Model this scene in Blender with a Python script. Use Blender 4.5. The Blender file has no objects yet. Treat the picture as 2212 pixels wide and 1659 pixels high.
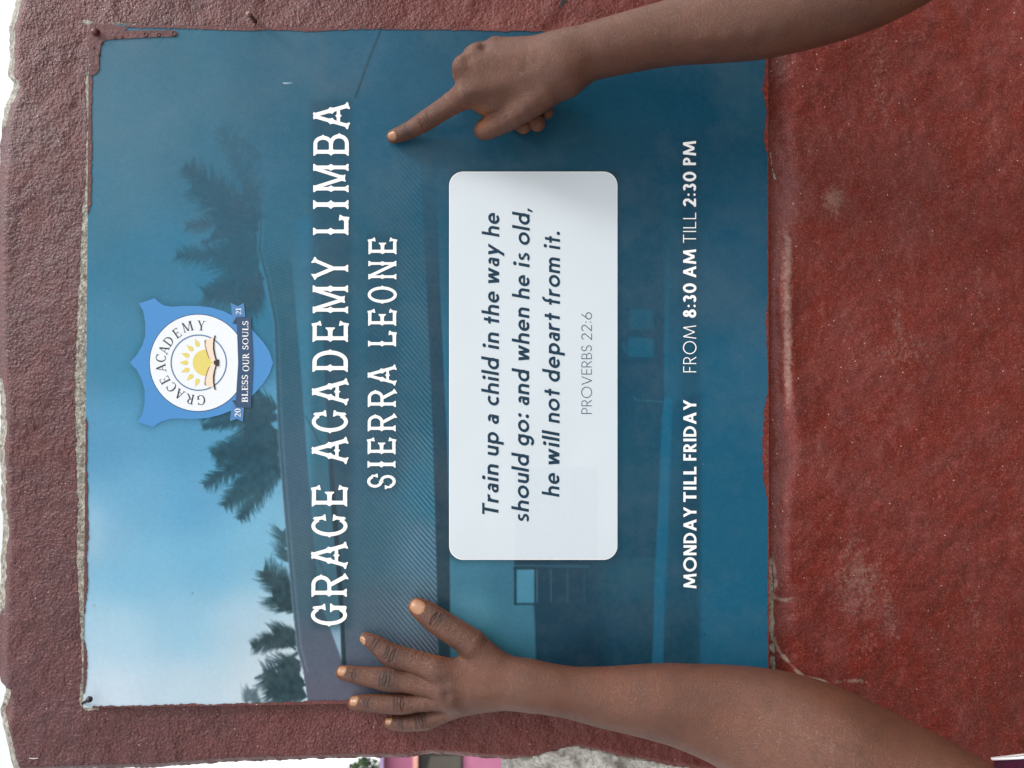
import bpy, math, random
import numpy as np
from mathutils import Matrix, Vector
from mathutils.geometry import delaunay_2d_cdt
rng = np.random.default_rng(7); random.seed(7)
sc = bpy.context.scene
COL = sc.collection

# ------------------------------------------------------------------ camera
Z0 = 1.5                                   # height of the sign's centre above the ground
CAM_R = np.array([[-9.7e-4, -2.788e-2, -.99961], [.99991, -1.32e-2, -6e-4], [-1.317e-2, -.99952, 2.789e-2]])
CAM_C = np.array([-.0273843, -.65846, -.05304 + Z0])
F, CX, CY = 1597., 1106., 829.5
cd = bpy.data.cameras.new('camera'); cam = bpy.data.objects.new('camera', cd); COL.objects.link(cam)
cd.sensor_width = 36; cd.lens = F / 2212 * 36; cd.clip_start = .01; cd.clip_end = 1200
cam.matrix_world = Matrix([[*CAM_R[:, 0], CAM_C[0]], [*CAM_R[:, 1], CAM_C[1]], [*CAM_R[:, 2], CAM_C[2]], [0, 0, 0, 1]])
cd.dof.use_dof = True; cd.dof.focus_distance = .645; cd.dof.aperture_fstop = 9
sc.camera = cam

# ------------------------------------------------------------------ light
SUN_EL, SUN_AZ = math.radians(52), math.radians(62)     # azimuth measured from straight behind the camera towards the right
wd = bpy.data.worlds.new('World'); sc.world = wd; wd.use_nodes = True
nt = wd.node_tree; bg = nt.nodes['Background']
sky = nt.nodes.new('ShaderNodeTexSky'); sky.sky_type = 'NISHITA'; sky.sun_disc = False
sdir = Vector((math.sin(SUN_AZ) * math.cos(SUN_EL), -math.cos(SUN_AZ) * math.cos(SUN_EL), math.sin(SUN_EL)))
sky.sun_elevation = SUN_EL; sky.sun_rotation = math.atan2(sdir.x, sdir.y)
sky.air_density = 1.0; sky.dust_density = 1.2; sky.ozone_density = 1.0
hs = nt.nodes.new('ShaderNodeHueSaturation'); hs.inputs['Saturation'].default_value = .05
nt.links.new(sky.outputs[0], hs.inputs['Color']); nt.links.new(hs.outputs[0], bg.inputs[0])
bg.inputs[1].default_value = .15
ld = bpy.data.lights.new('sun', 'SUN'); ld.energy = 1.15; ld.angle = math.radians(14); ld.color = (1, .96, .9)
sun = bpy.data.objects.new('sun', ld); COL.objects.link(sun); sun.rotation_euler = sdir.to_track_quat('Z', 'Y').to_euler()
sc.view_settings.view_transform = 'Standard'; sc.view_settings.look = 'None'; sc.view_settings.gamma = 1
sc.view_settings.exposure = 1.17

# ------------------------------------------------------------------ helpers
def W(px, py, h=0.):
    """world point seen at photo pixel (2212x1659 scale), h metres in front of the sign's plane"""
    px = np.asarray(px, float); py = np.asarray(py, float); h = np.asarray(h, float)
    d = ((px - CX) / F)[..., None] * CAM_R[0] - ((py - CY) / F)[..., None] * CAM_R[1] - CAM_R[2]
    t = (-h - CAM_C[1]) / d[..., 1]
    return CAM_C + t[..., None] * d
def lin(c):
    c = np.asarray(c, float) / 255.
    return np.where(c <= .04045, c / 12.92, ((c + .055) / 1.055) ** 2.4)
GAIN = 1.25
def alb(c): return np.clip(lin(c) / GAIN, 0, .9)
def sstep(a, b, x):
    t = np.clip((x - a) / (b - a), 0, 1); return t * t * (3 - 2 * t)
def mesh_obj(name, V, Fc, mat=None, parent=None, smooth=False, loc=None):
    me = bpy.data.meshes.new(name)
    if isinstance(Fc, np.ndarray):
        V = np.asarray(V, np.float32); n, k = Fc.shape
        me.vertices.add(len(V)); me.vertices.foreach_set('co', V.ravel())
        me.loops.add(n * k); me.loops.foreach_set('vertex_index', Fc.astype(np.int32).ravel())
        me.polygons.add(n); me.polygons.foreach_set('loop_start', np.arange(0, n * k, k, dtype=np.int32))
        me.polygons.foreach_set('loop_total', np.full(n, k, dtype=np.int32)); me.update(calc_edges=True)
    else:
        me.from_pydata([tuple(map(float, v)) for v in V], [], [tuple(map(int, f)) for f in Fc])
    me.validate()
    if smooth: me.polygons.foreach_set('use_smooth', np.ones(len(me.polygons), bool))
    if mat: me.materials.append(mat)
    o = bpy.data.objects.new(name, me); COL.objects.link(o)
    if parent: o.parent = parent
    return o
def tag(o, label=None, cat=None, group=None, kind=None):
    if label: o['label'] = label
    if cat: o['category'] = cat
    if group: o['group'] = group
    if kind: o['kind'] = kind
    return o
def empty(name, loc=(0, 0, 0)):
    o = bpy.data.objects.new(name, None); COL.objects.link(o); o.empty_display_size = .05; return o   # left at the origin: parts carry world coordinates
def attr(o, name, vals, kind='FLOAT'):
    if kind == 'FLOAT':
        a = o.data.attributes.new(name, 'FLOAT', 'POINT'); a.data.foreach_set('value', np.asarray(vals, np.float32))
    else:
        v = np.ones((len(vals), 4), np.float32); v[:, :3] = vals
        a = o.data.attributes.new(name, 'FLOAT_COLOR', 'POINT'); a.data.foreach_set('color', v.ravel())
class N:
    """tiny node helper"""
    def __init__(s, name, rough=.6, spec=.5):
        s.m = bpy.data.materials.new(name); s.m.use_nodes = True; s.t = s.m.node_tree; s.b = s.t.nodes['Principled BSDF']
        s.b.inputs['Roughness'].default_value = rough; s.b.inputs['Specular IOR Level'].default_value = spec
    def n(s, ty, **kw):
        x = s.t.nodes.new('ShaderNode' + ty)
        for k, v in kw.items():
            if hasattr(x, k): setattr(x, k, v)
            else: x.inputs[k].default_value = v
        return x
    def l(s, a, b): s.t.links.new(a, b)
    def pos(s): return s.n('NewGeometry').outputs['Position']
    def noise(s, scale, detail=3, rough=.55, vec=None, out='Fac', dist=0):
        x = s.n('TexNoise'); x.inputs['Scale'].default_value = scale; x.inputs['Detail'].default_value = detail
        x.inputs['Roughness'].default_value = rough; x.inputs['Distortion'].default_value = dist
        s.l(vec or s.pos(), x.inputs['Vector']); return x.outputs[out]
    def ramp(s, fac, stops):
        x = s.n('ValToRGB'); e = x.color_ramp.elements
        while len(e) < len(stops): e.new(.5)
        for i, (p, c) in enumerate(stops): e[i].position = p; e[i].color = (*(c if hasattr(c, '__len__') else (c,) * 3), 1)
        s.l(fac, x.inputs[0]); return x.outputs[0]
    def mix(s, f, a, b, mode='MIX'):
        x = s.n('Mix', data_type='RGBA', blend_type=mode)
        for v, i in ((f, 0), (a, 6), (b, 7)):
            if hasattr(v, 'is_linked'): s.l(v, x.inputs[i])
            elif hasattr(v, '__len__'): x.inputs[i].default_value = (*v, 1)
            else: x.inputs[i].default_value = v
        return x.outputs[2]
    def math(s, op, a, b=0, c=0):
        x = s.n('Math', operation=op)
        for v, i in ((a, 0), (b, 1), (c, 2)):
            if hasattr(v, 'is_linked'): s.l(v, x.inputs[i])
            else: x.inputs[i].default_value = v
        return x.outputs[0]
    def attr(s, name, out='Fac'): return s.n('Attribute', attribute_name=name).outputs[out]
    def bump(s, h, dist, strength=1, nrm=None):
        x = s.n('Bump'); x.inputs['Distance'].default_value = dist; x.inputs['Strength'].default_value = strength
        s.l(h, x.inputs['Height'])
        if nrm: s.l(nrm, x.inputs['Normal'])
        return x.outputs[0]
    def out(s, col=None, nrm=None, rough=None):
        if col is not None:
            if hasattr(col, 'is_linked'): s.l(col, s.b.inputs['Base Color'])
            else: s.b.inputs['Base Color'].default_value = (*col, 1)
        if nrm is not None: s.l(nrm, s.b.inputs['Normal'])
        if rough is not None: s.l(rough, s.b.inputs['Roughness'])
        return s.m
def vnoise(x, y, s, seed=0):
    """smooth value noise, cells of size s"""
    r = np.random.default_rng(seed).random((257, 257)); r[256] = r[0]; r[:, 256] = r[:, 0]; X = np.asarray(x) / s; Y = np.asarray(y) / s
    i = np.floor(X).astype(int); j = np.floor(Y).astype(int); f = X - i; g = Y - j
    f = f * f * (3 - 2 * f); g = g * g * (3 - 2 * g); i %= 256; j %= 256
    return (r[j, i] * (1 - f) + r[j, i + 1] * f) * (1 - g) + (r[j + 1, i] * (1 - f) + r[j + 1, i + 1] * f) * g - .5
def interp(x, pts): p = np.array(pts, float); return np.interp(x, p[:, 0], p[:, 1])

# ------------------------------------------------------------------ materials
def red_paint(name='red_wall_paint', wall=True):
    m = N(name, .5, .32); lin = lambda c: globals()['lin'](c) * .72
    big = m.noise(5, 4, .6); mid = m.noise(24, 7, .68, dist=.5); fine = m.noise(520, 2, .5)
    z = m.n('SeparateXYZ'); m.l(m.pos(), z.inputs[0])
    zz = m.n('MapRange'); m.l(z.outputs['Z'], zz.inputs[0]); zz.inputs[1].default_value = Z0 - .38; zz.inputs[2].default_value = Z0 + .42
    k = m.math('ADD', zz.outputs[0], m.math('MULTIPLY', m.math('SUBTRACT', big, .5), .9))
    tint = m.ramp(k, [(.05, lin((122, 42, 32))), (.42, lin((112, 52, 46))), (.75, lin((94, 54, 58))), (1, lin((94, 63, 69)))])  # saturated red low down, greyer purple towards the top
    c = m.mix(m.ramp(mid, [(.40, 0), (.62, .38)]), tint, lin((128, 72, 69)))
    c = m.mix(m.ramp(m.noise(90, 4, .7), [(.40, .25), (.58, 0)]), c, lin((74, 30, 29)))
    c = m.mix(m.ramp(fine, [(.56, 0), (.74, .35)]), c, lin((160, 106, 100)))
    c = m.mix(m.ramp(fine, [(.30, .40), (.44, 0)]), c, lin((62, 24, 23))); c = m.mix(m.ramp(m.noise(900, 1, .5), [(.58, 0), (.70, .5)]), c, lin((168, 112, 104)))
    v = m.n('TexVoronoi', feature='F1'); v.inputs['Scale'].default_value = 95; m.l(m.pos(), v.inputs['Vector'])
    c = m.mix(m.ramp(v.outputs['Distance'], [(.035, .9), (.06, 0)]), c, lin((235, 200, 190)))
    h1 = m.noise(400, 3, .55, dist=.1); h2 = m.noise(150, 3, .5)
    rg = m.n('MapRange'); m.l(z.outputs['Z'], rg.inputs[0]); rg.inputs[1].default_value = Z0 - .3; rg.inputs[2].default_value = Z0 + .05
    rg.inputs[3].default_value = .24; rg.inputs[4].default_value = 1
    hh = m.math('MULTIPLY', m.math('ADD', h1, m.math('MULTIPLY', h2, .45)), rg.outputs[0])
    if wall:
        cem = m.ramp(m.noise(240, 5, .7), [(.3, lin((88, 84, 76))), (.52, lin((160, 155, 143))), (.72, lin((214, 210, 198)))])
        nz = m.math('ADD', m.math('MULTIPLY', m.math('SUBTRACT', m.noise(170, 5, .75), .5), 1.5), m.attr('bare'))
        bm = m.ramp(nz, [(.50, 0), (.57, 1)])
        c = m.mix(bm, c, cem)
        nd = m.math('ADD', m.math('MULTIPLY', m.math('SUBTRACT', m.noise(260, 5, .7), .5), .9), m.attr('tint'))
        c = m.mix(m.ramp(nd, [(.3, 0), (.9, .75)]), c, lin((178, 160, 146)))
        hh = m.math('SUBTRACT', hh, m.math('MULTIPLY', bm, .5))
    return m.out(c, m.bump(hh, .0019 if wall else .0004, 1.0), m.ramp(mid, [(.3, .28), (.7, .52)]))
M_RED = red_paint(); M_SMEAR = red_paint('smeared_red_paint', False)
m = N('bare_cement', .85, .2)
c = m.ramp(m.noise(260, 6, .75), [(.28, lin((120, 116, 110))), (.44, lin((190, 187, 180))), (.58, lin((226, 224, 219)))])
c = m.mix(m.ramp(m.noise(40, 3), [(.45, 0), (.65, .5)]), c, lin((120, 112, 104)))
M_CEM = m.out(c, m.bump(m.noise(330, 6, .75), .003))
def flat(name, rgb, rough=.35, spec=.15, nscale=900, amp=.05):
    m = N(name, rough, spec); a = np.asarray(rgb, float)
    return m.out(m.ramp(m.noise(nscale, 3, .7), [(.25, a * (1 - amp)), (.75, np.minimum(a * (1 + amp), .9))]))
M_WHITE = flat('white_print', (.87, .89, .885), .32, .12)
m = N('printed_photo', .3, .12)
gr = m.ramp(m.noise(7, 6, .75), [(.45, 0), (.75, .16)]); c = m.mix(1, m.mix(gr, m.attr('print', 'Color'), (.22, .24, .25)), m.ramp(m.noise(1500, 3, .8), [(.3, .86), (.7, 1)]), 'MULTIPLY')
M_PRINT = m.out(c, m.bump(m.noise(9, 2), .004, .35))
M_PANELTXT = flat('panel_lettering', alb((33, 62, 84)))
M_METAL = flat('sheet_metal_edge', alb((150, 150, 148)), .5, .5)
m = N('dark_screw', .35, .6); m.b.inputs['Metallic'].default_value = .5
M_SCREW = m.out(m.ramp(m.noise(700), [(.3, (.015, .015, .018)), (.7, (.05, .045, .045))]), m.bump(m.noise(1200), .0003))

# ------------------------------------------------------------------ ground
M_GROUND = (lambda m: m.out(m.ramp(m.noise(1.5, 8, .7), [(.3, (.12, .10, .08)), (.7, (.20, .17, .14))]), m.bump(m.noise(30, 6), .02)))(N('dusty_ground', .95, .1))
g = mesh_obj('ground', [(-500, -500, 0), (500, -500, 0), (500, 500, 0), (-500, 500, 0)], [(0, 1, 2, 3)], M_GROUND); tag(g, kind='structure')

# ------------------------------------------------------------------ wall
wall = empty('wall'); tag(wall, 'rough red-brown painted masonry wall behind the blue school sign', 'wall')
XLp = [(-200, 30), (0, 36), (28, 28), (62, 21), (139, 20), (170, 17), (184, 28), (201, 27), (222, 17), (243, 10), (270, 5), (298, 2), (347, -1), (500, -9),
       (700, -8), (830, -3), (843, 0), (930, 2), (1000, 0), (1083, 3), (1150, 6), (1200, 4), (1300, 0), (1400, -4), (1470, -3), (1500, 2), (1512, 12), (1540, 9), (1560, 3), (1590, 4), (1612, 11), (1639, 17), (1680, 26), (1900, 60)]
YBp = [(-50, 1668), (22, 1668), (200, 1661), (330, 1658.5), (494, 1646), (620, 1642), (744, 1637.5), (826, 1637), (880, 1636), (900, 1632), (933, 1629), (980, 1631), (1030, 1636), (1090, 1640),
       (1115, 1640), (1140, 1641), (1160, 1636), (1200, 1625), (1243, 1616), (1290, 1624), (1342, 1637.5), (1410, 1647), (1481, 1659), (1700, 1690), (2500, 1730)]
NS, NT = 620, 460
s_, t_ = np.meshgrid(np.linspace(0, 1, NS), np.linspace(0, 1, NT))
Yn = -170 + t_ * (1700 + 170)
XLv = interp(Yn, XLp) + 3.0 * vnoise(Yn, Yn * 0 + 7, 9, 3) + 3 * vnoise(Yn, Yn * 0, 22, 4)
X = XLv + s_ * (2420 - XLv)
YB = interp(X, YBp) + 2.4 * vnoise(X, X * 0, 6, 5) + 2 * vnoise(X, X * 0, 17, 6)
Y = -170 + t_ * (YB + 170)
def wall_h(X, Y):
    h = -.0045 + .0016 * vnoise(X, Y, 150, 11) * 2 + .0010 * vnoise(X, Y, 60, 12) * 2 + .0005 * vnoise(X, Y, 22, 13) * 2 + .00035 * vnoise(X, Y, 9, 14) * 2
    h -= .0055 * sstep(1640, 1664, X) * (1 - sstep(1668, 1735, X))                     # hollow under the sign's lower edge
    h += .0048 * np.exp(-((X - 1708 - 8 * np.sin(Y / 130)) / 21) ** 2) * sstep(420, 640, Y) * (1 - sstep(860, 960, Y))
    h += .003 * np.exp(-((X - 1790) / 45) ** 2 - ((Y - 440) / 50) ** 2)
    h += .003 * np.exp(-((X - 1700) / 20) ** 2) * sstep(1000, 1100, Y) * (1 - sstep(1240, 1300, Y))
    h -= .010 * sstep(22, 0, X - np.interp(Y, *np.array(XLp).T)) * (X < 100)
    h -= .006 * sstep(10, 0, interp(X, YBp) - Y)
    return h
h = wall_h(X, Y)
V = W(X, Y, h).reshape(-1, 3)
idx = np.arange(NS * NT).reshape(NT, NS)
Q = np.stack([idx[:-1, :-1], idx[1:, :-1], idx[1:, 1:], idx[:-1, 1:]], -1).reshape(-1, 4)
# thickness: boundary loop pushed back
loop = np.concatenate([idx[0, :], idx[1:, -1], idx[-1, -2::-1], idx[-2:0:-1, 0]])
B = V[loop].copy(); nb = len(loop); off = len(V); B2 = B.copy(); B2[:, 1] = .22
V2 = np.concatenate([V, B2]); a = loop; b = np.roll(loop, -1); a2 = off + np.arange(nb); b2 = np.roll(a2, -1)
Q = np.concatenate([Q, np.stack([a, b, b2, a2], 1)])
wo = mesh_obj('painted_plaster', V2, Q, M_RED, wall, True)
def curve_mask(X, Y, pts, wid):
    d = np.full(X.shape, 1e9)
    for (x0, y0), (x1, y1) in zip(pts[:-1], pts[1:]):
        dx, dy = x1 - x0, y1 - y0; t = np.clip(((X - x0) * dx + (Y - y0) * dy) / (dx * dx + dy * dy), 0, 1)
        d = np.minimum(d, np.hypot(X - x0 - t * dx, Y - y0 - t * dy))
    return np.exp(-(d / wid) ** 2)
bare = 1.0 * sstep(15, 3, X - XLv - 5 * vnoise(X, Y, 30, 21) - 3)
bare *= .35 + .65 * np.maximum(sstep(300, 240, Y), sstep(800, 860, Y) * (1 - sstep(1290, 1340, Y)) + sstep(1480, 1500, Y))
cin = interp(Y, [(150, 186), (165, 186), (235, 186), (260, 192), (290, 188), (420, 185), (455, 178), (560, 175), (700, 168), (800, 164), (900, 163), (1000, 167), (1100, 170), (1190, 166), (1260, 170), (1330, 174), (1430, 178), (1520, 172), (1540, 190)])
bare = np.maximum(bare, 1.05 * sstep(-7, 4, X - cin - 4 * vnoise(X, Y, 14, 22)) * (X < 215) * (Y > 155) * (Y < 1535))
bare = np.maximum(bare, .9 * np.exp(-((X - 190) / 16) ** 2 - ((Y - 48) / 7) ** 2))
bare = np.maximum(bare, .7 * curve_mask(X, Y, [(240, 50), (300, 53)], 4))
bare = np.maximum(bare, .85 * curve_mask(X, Y, [(1662, 1205), (1665, 1300), (1667, 1380), (1670, 1450)], 7))
bare = np.maximum(bare, .6 * curve_mask(X, Y, [(1664, 330), (1668, 365), (1674, 385)], 4))
bare = np.maximum(bare, .8 * sstep(9, 1, YB - Y) * sstep(1085, 1130, X) * (1 - sstep(1350, 1480, X)))
tint = .8 * curve_mask(X, Y, [(1668, 1205), (1676, 1255), (1670, 1290), (1695, 1297), (1720, 1291)], 5)  # weight of the pale tint: dusty scar lines, worn patches and streaks
tint = np.maximum(tint, .85 * curve_mask(X, Y, [(1668, 1300), (1668, 1370), (1682, 1405), (1705, 1432), (1735, 1463), (1790, 1474), (1860, 1470)], 5))
tint *= .35 + 1.3 * (vnoise(X, Y, 16, 25) + .5); bare *= np.where(X > 1655, .6 + .9 * (vnoise(X, Y, 14, 26) + .5), 1)
tint = np.maximum(tint, .55 * np.exp(-((X - 1702) / 14) ** 2) * sstep(420, 560, Y) * (1 - sstep(820, 960, Y)))  # paler along the raised ridge
tint = np.maximum(tint, .5 * np.exp(-((X - 1800) / 40) ** 2 - ((Y - 430) / 45) ** 2))  # paler over the hump beside it
tint = np.maximum(tint, .42 * np.exp(-((X - 1850) / 90) ** 2 - ((Y - 1250) / 130) ** 2))
tint = np.maximum(tint, .36 * np.exp(-((X - 1950) / 130) ** 2 - ((Y - 760) / 60) ** 2))
r3 = np.random.default_rng(15)
for _ in range(16):
    x, y, a_, w_, l_ = r3.uniform(1720, 2210), r3.uniform(120, 1500), r3.uniform(.22, .40), r3.uniform(14, 46), r3.uniform(60, 190)
    tint = np.maximum(tint, a_ * np.exp(-((X - x - 12 * np.sin(Y / 70 + x)) / w_) ** 2 - ((Y - y) / l_) ** 2))
pad = np.ones(nb)
attr(wo, 'bare', np.concatenate([bare.ravel(), pad])); attr(wo, 'tint', np.concatenate([tint.ravel(), pad * 0]))
# bare cement lump below the chipped plaster edge
xs = np.linspace(1086, 2500, 260); ts = np.linspace(0, 1, 40)
XX, TT = np.meshgrid(xs, ts)
edge = 1612 + 0 * XX; YY = edge + TT * 170 + 3 * vnoise(XX, TT * 100, 8, 31)
hh = -.010 - .02 * TT + .010 * vnoise(XX, YY, 34, 32) + .005 * vnoise(XX, YY, 12, 33) - .03 * sstep(1112, 1086, XX)
i2 = np.arange(XX.size).reshape(XX.shape)
VC = W(XX, YY, hh).reshape(-1, 3); QC = np.stack([i2[:-1, :-1], i2[1:, :-1], i2[1:, 1:], i2[:-1, 1:]], -1).reshape(-1, 4)
lp = np.concatenate([i2[0, :], i2[1:, -1], i2[-1, -2::-1], i2[-2:0:-1, 0]]); BC = VC[lp].copy(); BC[:, 1] = .21
a2 = len(VC) + np.arange(len(lp)); QC = np.concatenate([QC, np.stack([lp, np.roll(lp, -1), np.roll(a2, -1), a2], 1)])
mesh_obj('bare_cement_patch', np.concatenate([VC, BC]), QC, M_CEM, wall, True)
# rest of the wall down to the ground, out of the picture
pw = W([2418, 2418, 100, 100], [-170, 1700, 1700, -170], -.02)
def box(name, x0, x1, y0, y1, z0, z1, mat, parent):
    V = [(x, y, z) for x in (x0, x1) for y in (y0, y1) for z in (z0, z1)]
    return mesh_obj(name, V, [(0, 1, 3, 2), (4, 6, 7, 5), (0, 4, 5, 1), (2, 3, 7, 6), (0, 2, 6, 4), (1, 5, 7, 3)], mat, parent)
zb = float(W(2415, 800, 0)[2])
base = box('wall_base', -.36, .40, .003, .215, -.02, zb, M_RED, wall)

# ------------------------------------------------------------------ the printed sign: raster of the background photo, evaluated once, stored per vertex
CX0, CY0, CW, CH = 150, 20, 1540, 1540
img = np.zeros((CH, CW, 3)); PY, PX = np.mgrid[CY0:CY0 + CH, CX0:CX0 + CW].astype(float)
def polymask(pts, soft=0):
    p = np.array(pts, float); mk = np.zeros((CH, CW)); x0, y0 = np.floor(p.min(0)).astype(int) - 1; x1, y1 = np.ceil(p.max(0)).astype(int) + 2
    x0 = max(x0, CX0); y0 = max(y0, CY0); x1 = min(x1, CX0 + CW); y1 = min(y1, CY0 + CH)
    if x1 <= x0 or y1 <= y0: return mk
    gx = np.arange(x0, x1) + .0; acc = np.zeros((y1 - y0, x1 - x0))
    q = np.roll(p, -1, 0)
    for sy in (-.25, .25):
        gy = np.arange(y0, y1)[:, None] + sy
        for sx in (-.25, .25):
            ins = np.zeros(acc.shape, bool)
            for (ax, ay), (bx, by) in zip(p, q):
                if ay == by: continue
                c = (ay > gy) != (by > gy); xi = ax + (gy - ay) * (bx - ax) / (by - ay)
                ins ^= c & (gx[None] + sx < xi)
            acc += ins * .25
    mk[y0 - CY0:y1 - CY0, x0 - CX0:x1 - CX0] = acc
    return blur(mk, soft) if soft else mk
def blur(a, s):
    r = int(s * 3) + 1; k = np.exp(-(np.arange(-r, r + 1) / s) ** 2 / 2); k /= k.sum()
    n = CH + 2 * r; f = np.fft.rfft(k, n)
    b = np.fft.irfft(np.fft.rfft(a, n, axis=0) * f[:, None], n, axis=0)[r:r + CH]
    n = CW + 2 * r; f = np.fft.rfft(k, n)
    return np.fft.irfft(np.fft.rfft(b, n, axis=1) * f[None], n, axis=1)[:, r:r + CW]
def paint(mk, col):
    global img
    col = np.asarray(col, float)
    img = img * (1 - mk[..., None]) + col * mk[..., None]
def field(pts, sig=150):
    acc = np.zeros((CH // 4, CW // 4, 3)); wsum = np.zeros((CH // 4, CW // 4, 1)); py = PY[::4, ::4]; px = PX[::4, ::4]
    for x, y, c in pts:
        w = (1. / (((px - x) ** 2 + (py - y) ** 2) / sig ** 2 + .35) ** 2.2)[..., None]; acc += w * np.array(c, float); wsum += w
    f = acc / wsum; yy = np.minimum((PY - CY0) / 4, f.shape[0] - 1.001); xx = np.minimum((PX - CX0) / 4, f.shape[1] - 1.001)
    i, j = yy.astype(int), xx.astype(int); a = (yy - i)[..., None]; b = (xx - j)[..., None]
    return (f[i, j] * (1 - b) + f[i, j + 1] * b) * (1 - a) + (f[i + 1, j] * (1 - b) + f[i + 1, j + 1] * b) * a
img[:] = field([(215, 100, (82, 122, 152)), (300, 250, (78, 124, 156)), (230, 450, (72, 126, 160)), (400, 150, (70, 116, 148)), (450, 330, (66, 116, 150)), (330, 560, (62, 126, 166)),
    (250, 760, (70, 138, 178)), (450, 700, (60, 128, 170)), (230, 950, (92, 158, 198)), (420, 960, (88, 158, 200)), (215, 1150, (136, 190, 222)), (300, 1080, (112, 176, 214)), (420, 1080, (98, 170, 212)),
    (300, 1230, (128, 192, 226)), (450, 1230, (118, 186, 222)), (560, 1180, (126, 190, 222)), (260, 1380, (176, 214, 236)), (400, 1360, (150, 202, 230)), (520, 1350, (178, 212, 232)), (250, 1500, (208, 226, 242)),
    (400, 1490, (196, 220, 236)), (560, 1500, (206, 224, 236)), (600, 1420, (205, 222, 232)), (560, 900, (92, 156, 196)), (560, 700, (58, 124, 164)), (600, 250, (56, 104, 138)), (620, 120, (58, 104, 138)), (560, 400, (60, 110, 146)), (780, 120, (48, 98, 134)),
    (780, 300, (42, 96, 132)), (900, 200, (44, 92, 126)), (950, 90, (44, 88, 120)), (1100, 80, (36, 82, 114)), (1050, 340, (30, 82, 114)), (1300, 250, (30, 78, 108)), (1500, 220, (28, 76, 108)), (1620, 200, (30, 80, 110)), (1600, 500, (32, 86, 122)),
    (1600, 900, (36, 96, 134)), (1600, 1300, (36, 98, 136)), (1420, 500, (34, 82, 114))], 130)
cl = blur(polymask([(175, 1090), (215, 1100), (225, 1160), (210, 1215), (170, 1215)]), 16); paint(cl * .4, (180, 212, 232))
# palms: fronds built from leaflets
def frond(x0, y0, x1, y1, bend, wid, n, col, alpha, droop=.35):
    n = int(n * 1.7); t = np.linspace(0, 1, n); dx, dy = x1 - x0, y1 - y0; L = math.hypot(dx, dy); nx, ny = -dy / L, dx / L
    cxs = x0 + dx * t + nx * bend * np.sin(t * math.pi * .6) + 10 * t * t; cys = y0 + dy * t + ny * bend * np.sin(t * math.pi * .6)
    for i in range(n - 1):
        tx, ty = cxs[i + 1] - cxs[i], cys[i + 1] - cys[i]; l = math.hypot(tx, ty) + 1e-6; tx /= l; ty /= l
        small(((cxs[i] - ty * 1.6, cys[i] + tx * 1.6), (cxs[i] + ty * 1.6, cys[i] - tx * 1.6), (cxs[i + 1] + tx, cys[i + 1] + ty)), col, alpha)
        for sd in (-1, 1):
            w = 1.55 * wid * (math.sin(math.pi * min(t[i] * .9 + .1, 1)) ** .5 + .15) * random.uniform(.6, 1.15); f = random.uniform(.7, 1.3)
            ex = cxs[i] + w * (tx * f - sd * ty * .8 + droop * .6); ey = cys[i] + w * (ty * f + sd * tx * .8)
            bw = random.uniform(1.3, 3.0)
            small(((cxs[i] - tx * bw, cys[i] - ty * bw), (cxs[i] + tx * bw, cys[i] + ty * bw), (ex, ey)), col, alpha)
palm = np.zeros((CH, CW))
def small(tri, col, alpha):
    p = np.array(tri); x0, y0 = np.floor(p.min(0)).astype(int) - 1; x1, y1 = np.ceil(p.max(0)).astype(int) + 2
    x0 = max(x0, CX0); y0 = max(y0, CY0); x1 = min(x1, CX0 + CW); y1 = min(y1, CY0 + CH)
    if x1 <= x0 or y1 <= y0: return
    gx = np.arange(x0, x1)[None] + .0; gy = np.arange(y0, y1)[:, None] + .0
    e = []
    for k in range(3):
        a, b = p[k], p[(k + 1) % 3]; l = math.hypot(*(b - a)) + 1e-6; e.append(((gx - a[0]) * (b[1] - a[1]) - (gy - a[1]) * (b[0] - a[0])) / l)
    sg = 1 if e[0][0, 0] * 0 + np.cross(p[1] - p[0], p[2] - p[0]) < 0 else -1
    mk = np.clip(np.minimum(np.minimum(sg * e[0], sg * e[1]), sg * e[2]) + .8, 0, 1) * alpha
    s = palm[y0 - CY0:y1 - CY0, x0 - CX0:x1 - CX0]; np.maximum(s, mk, out=s)
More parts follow.
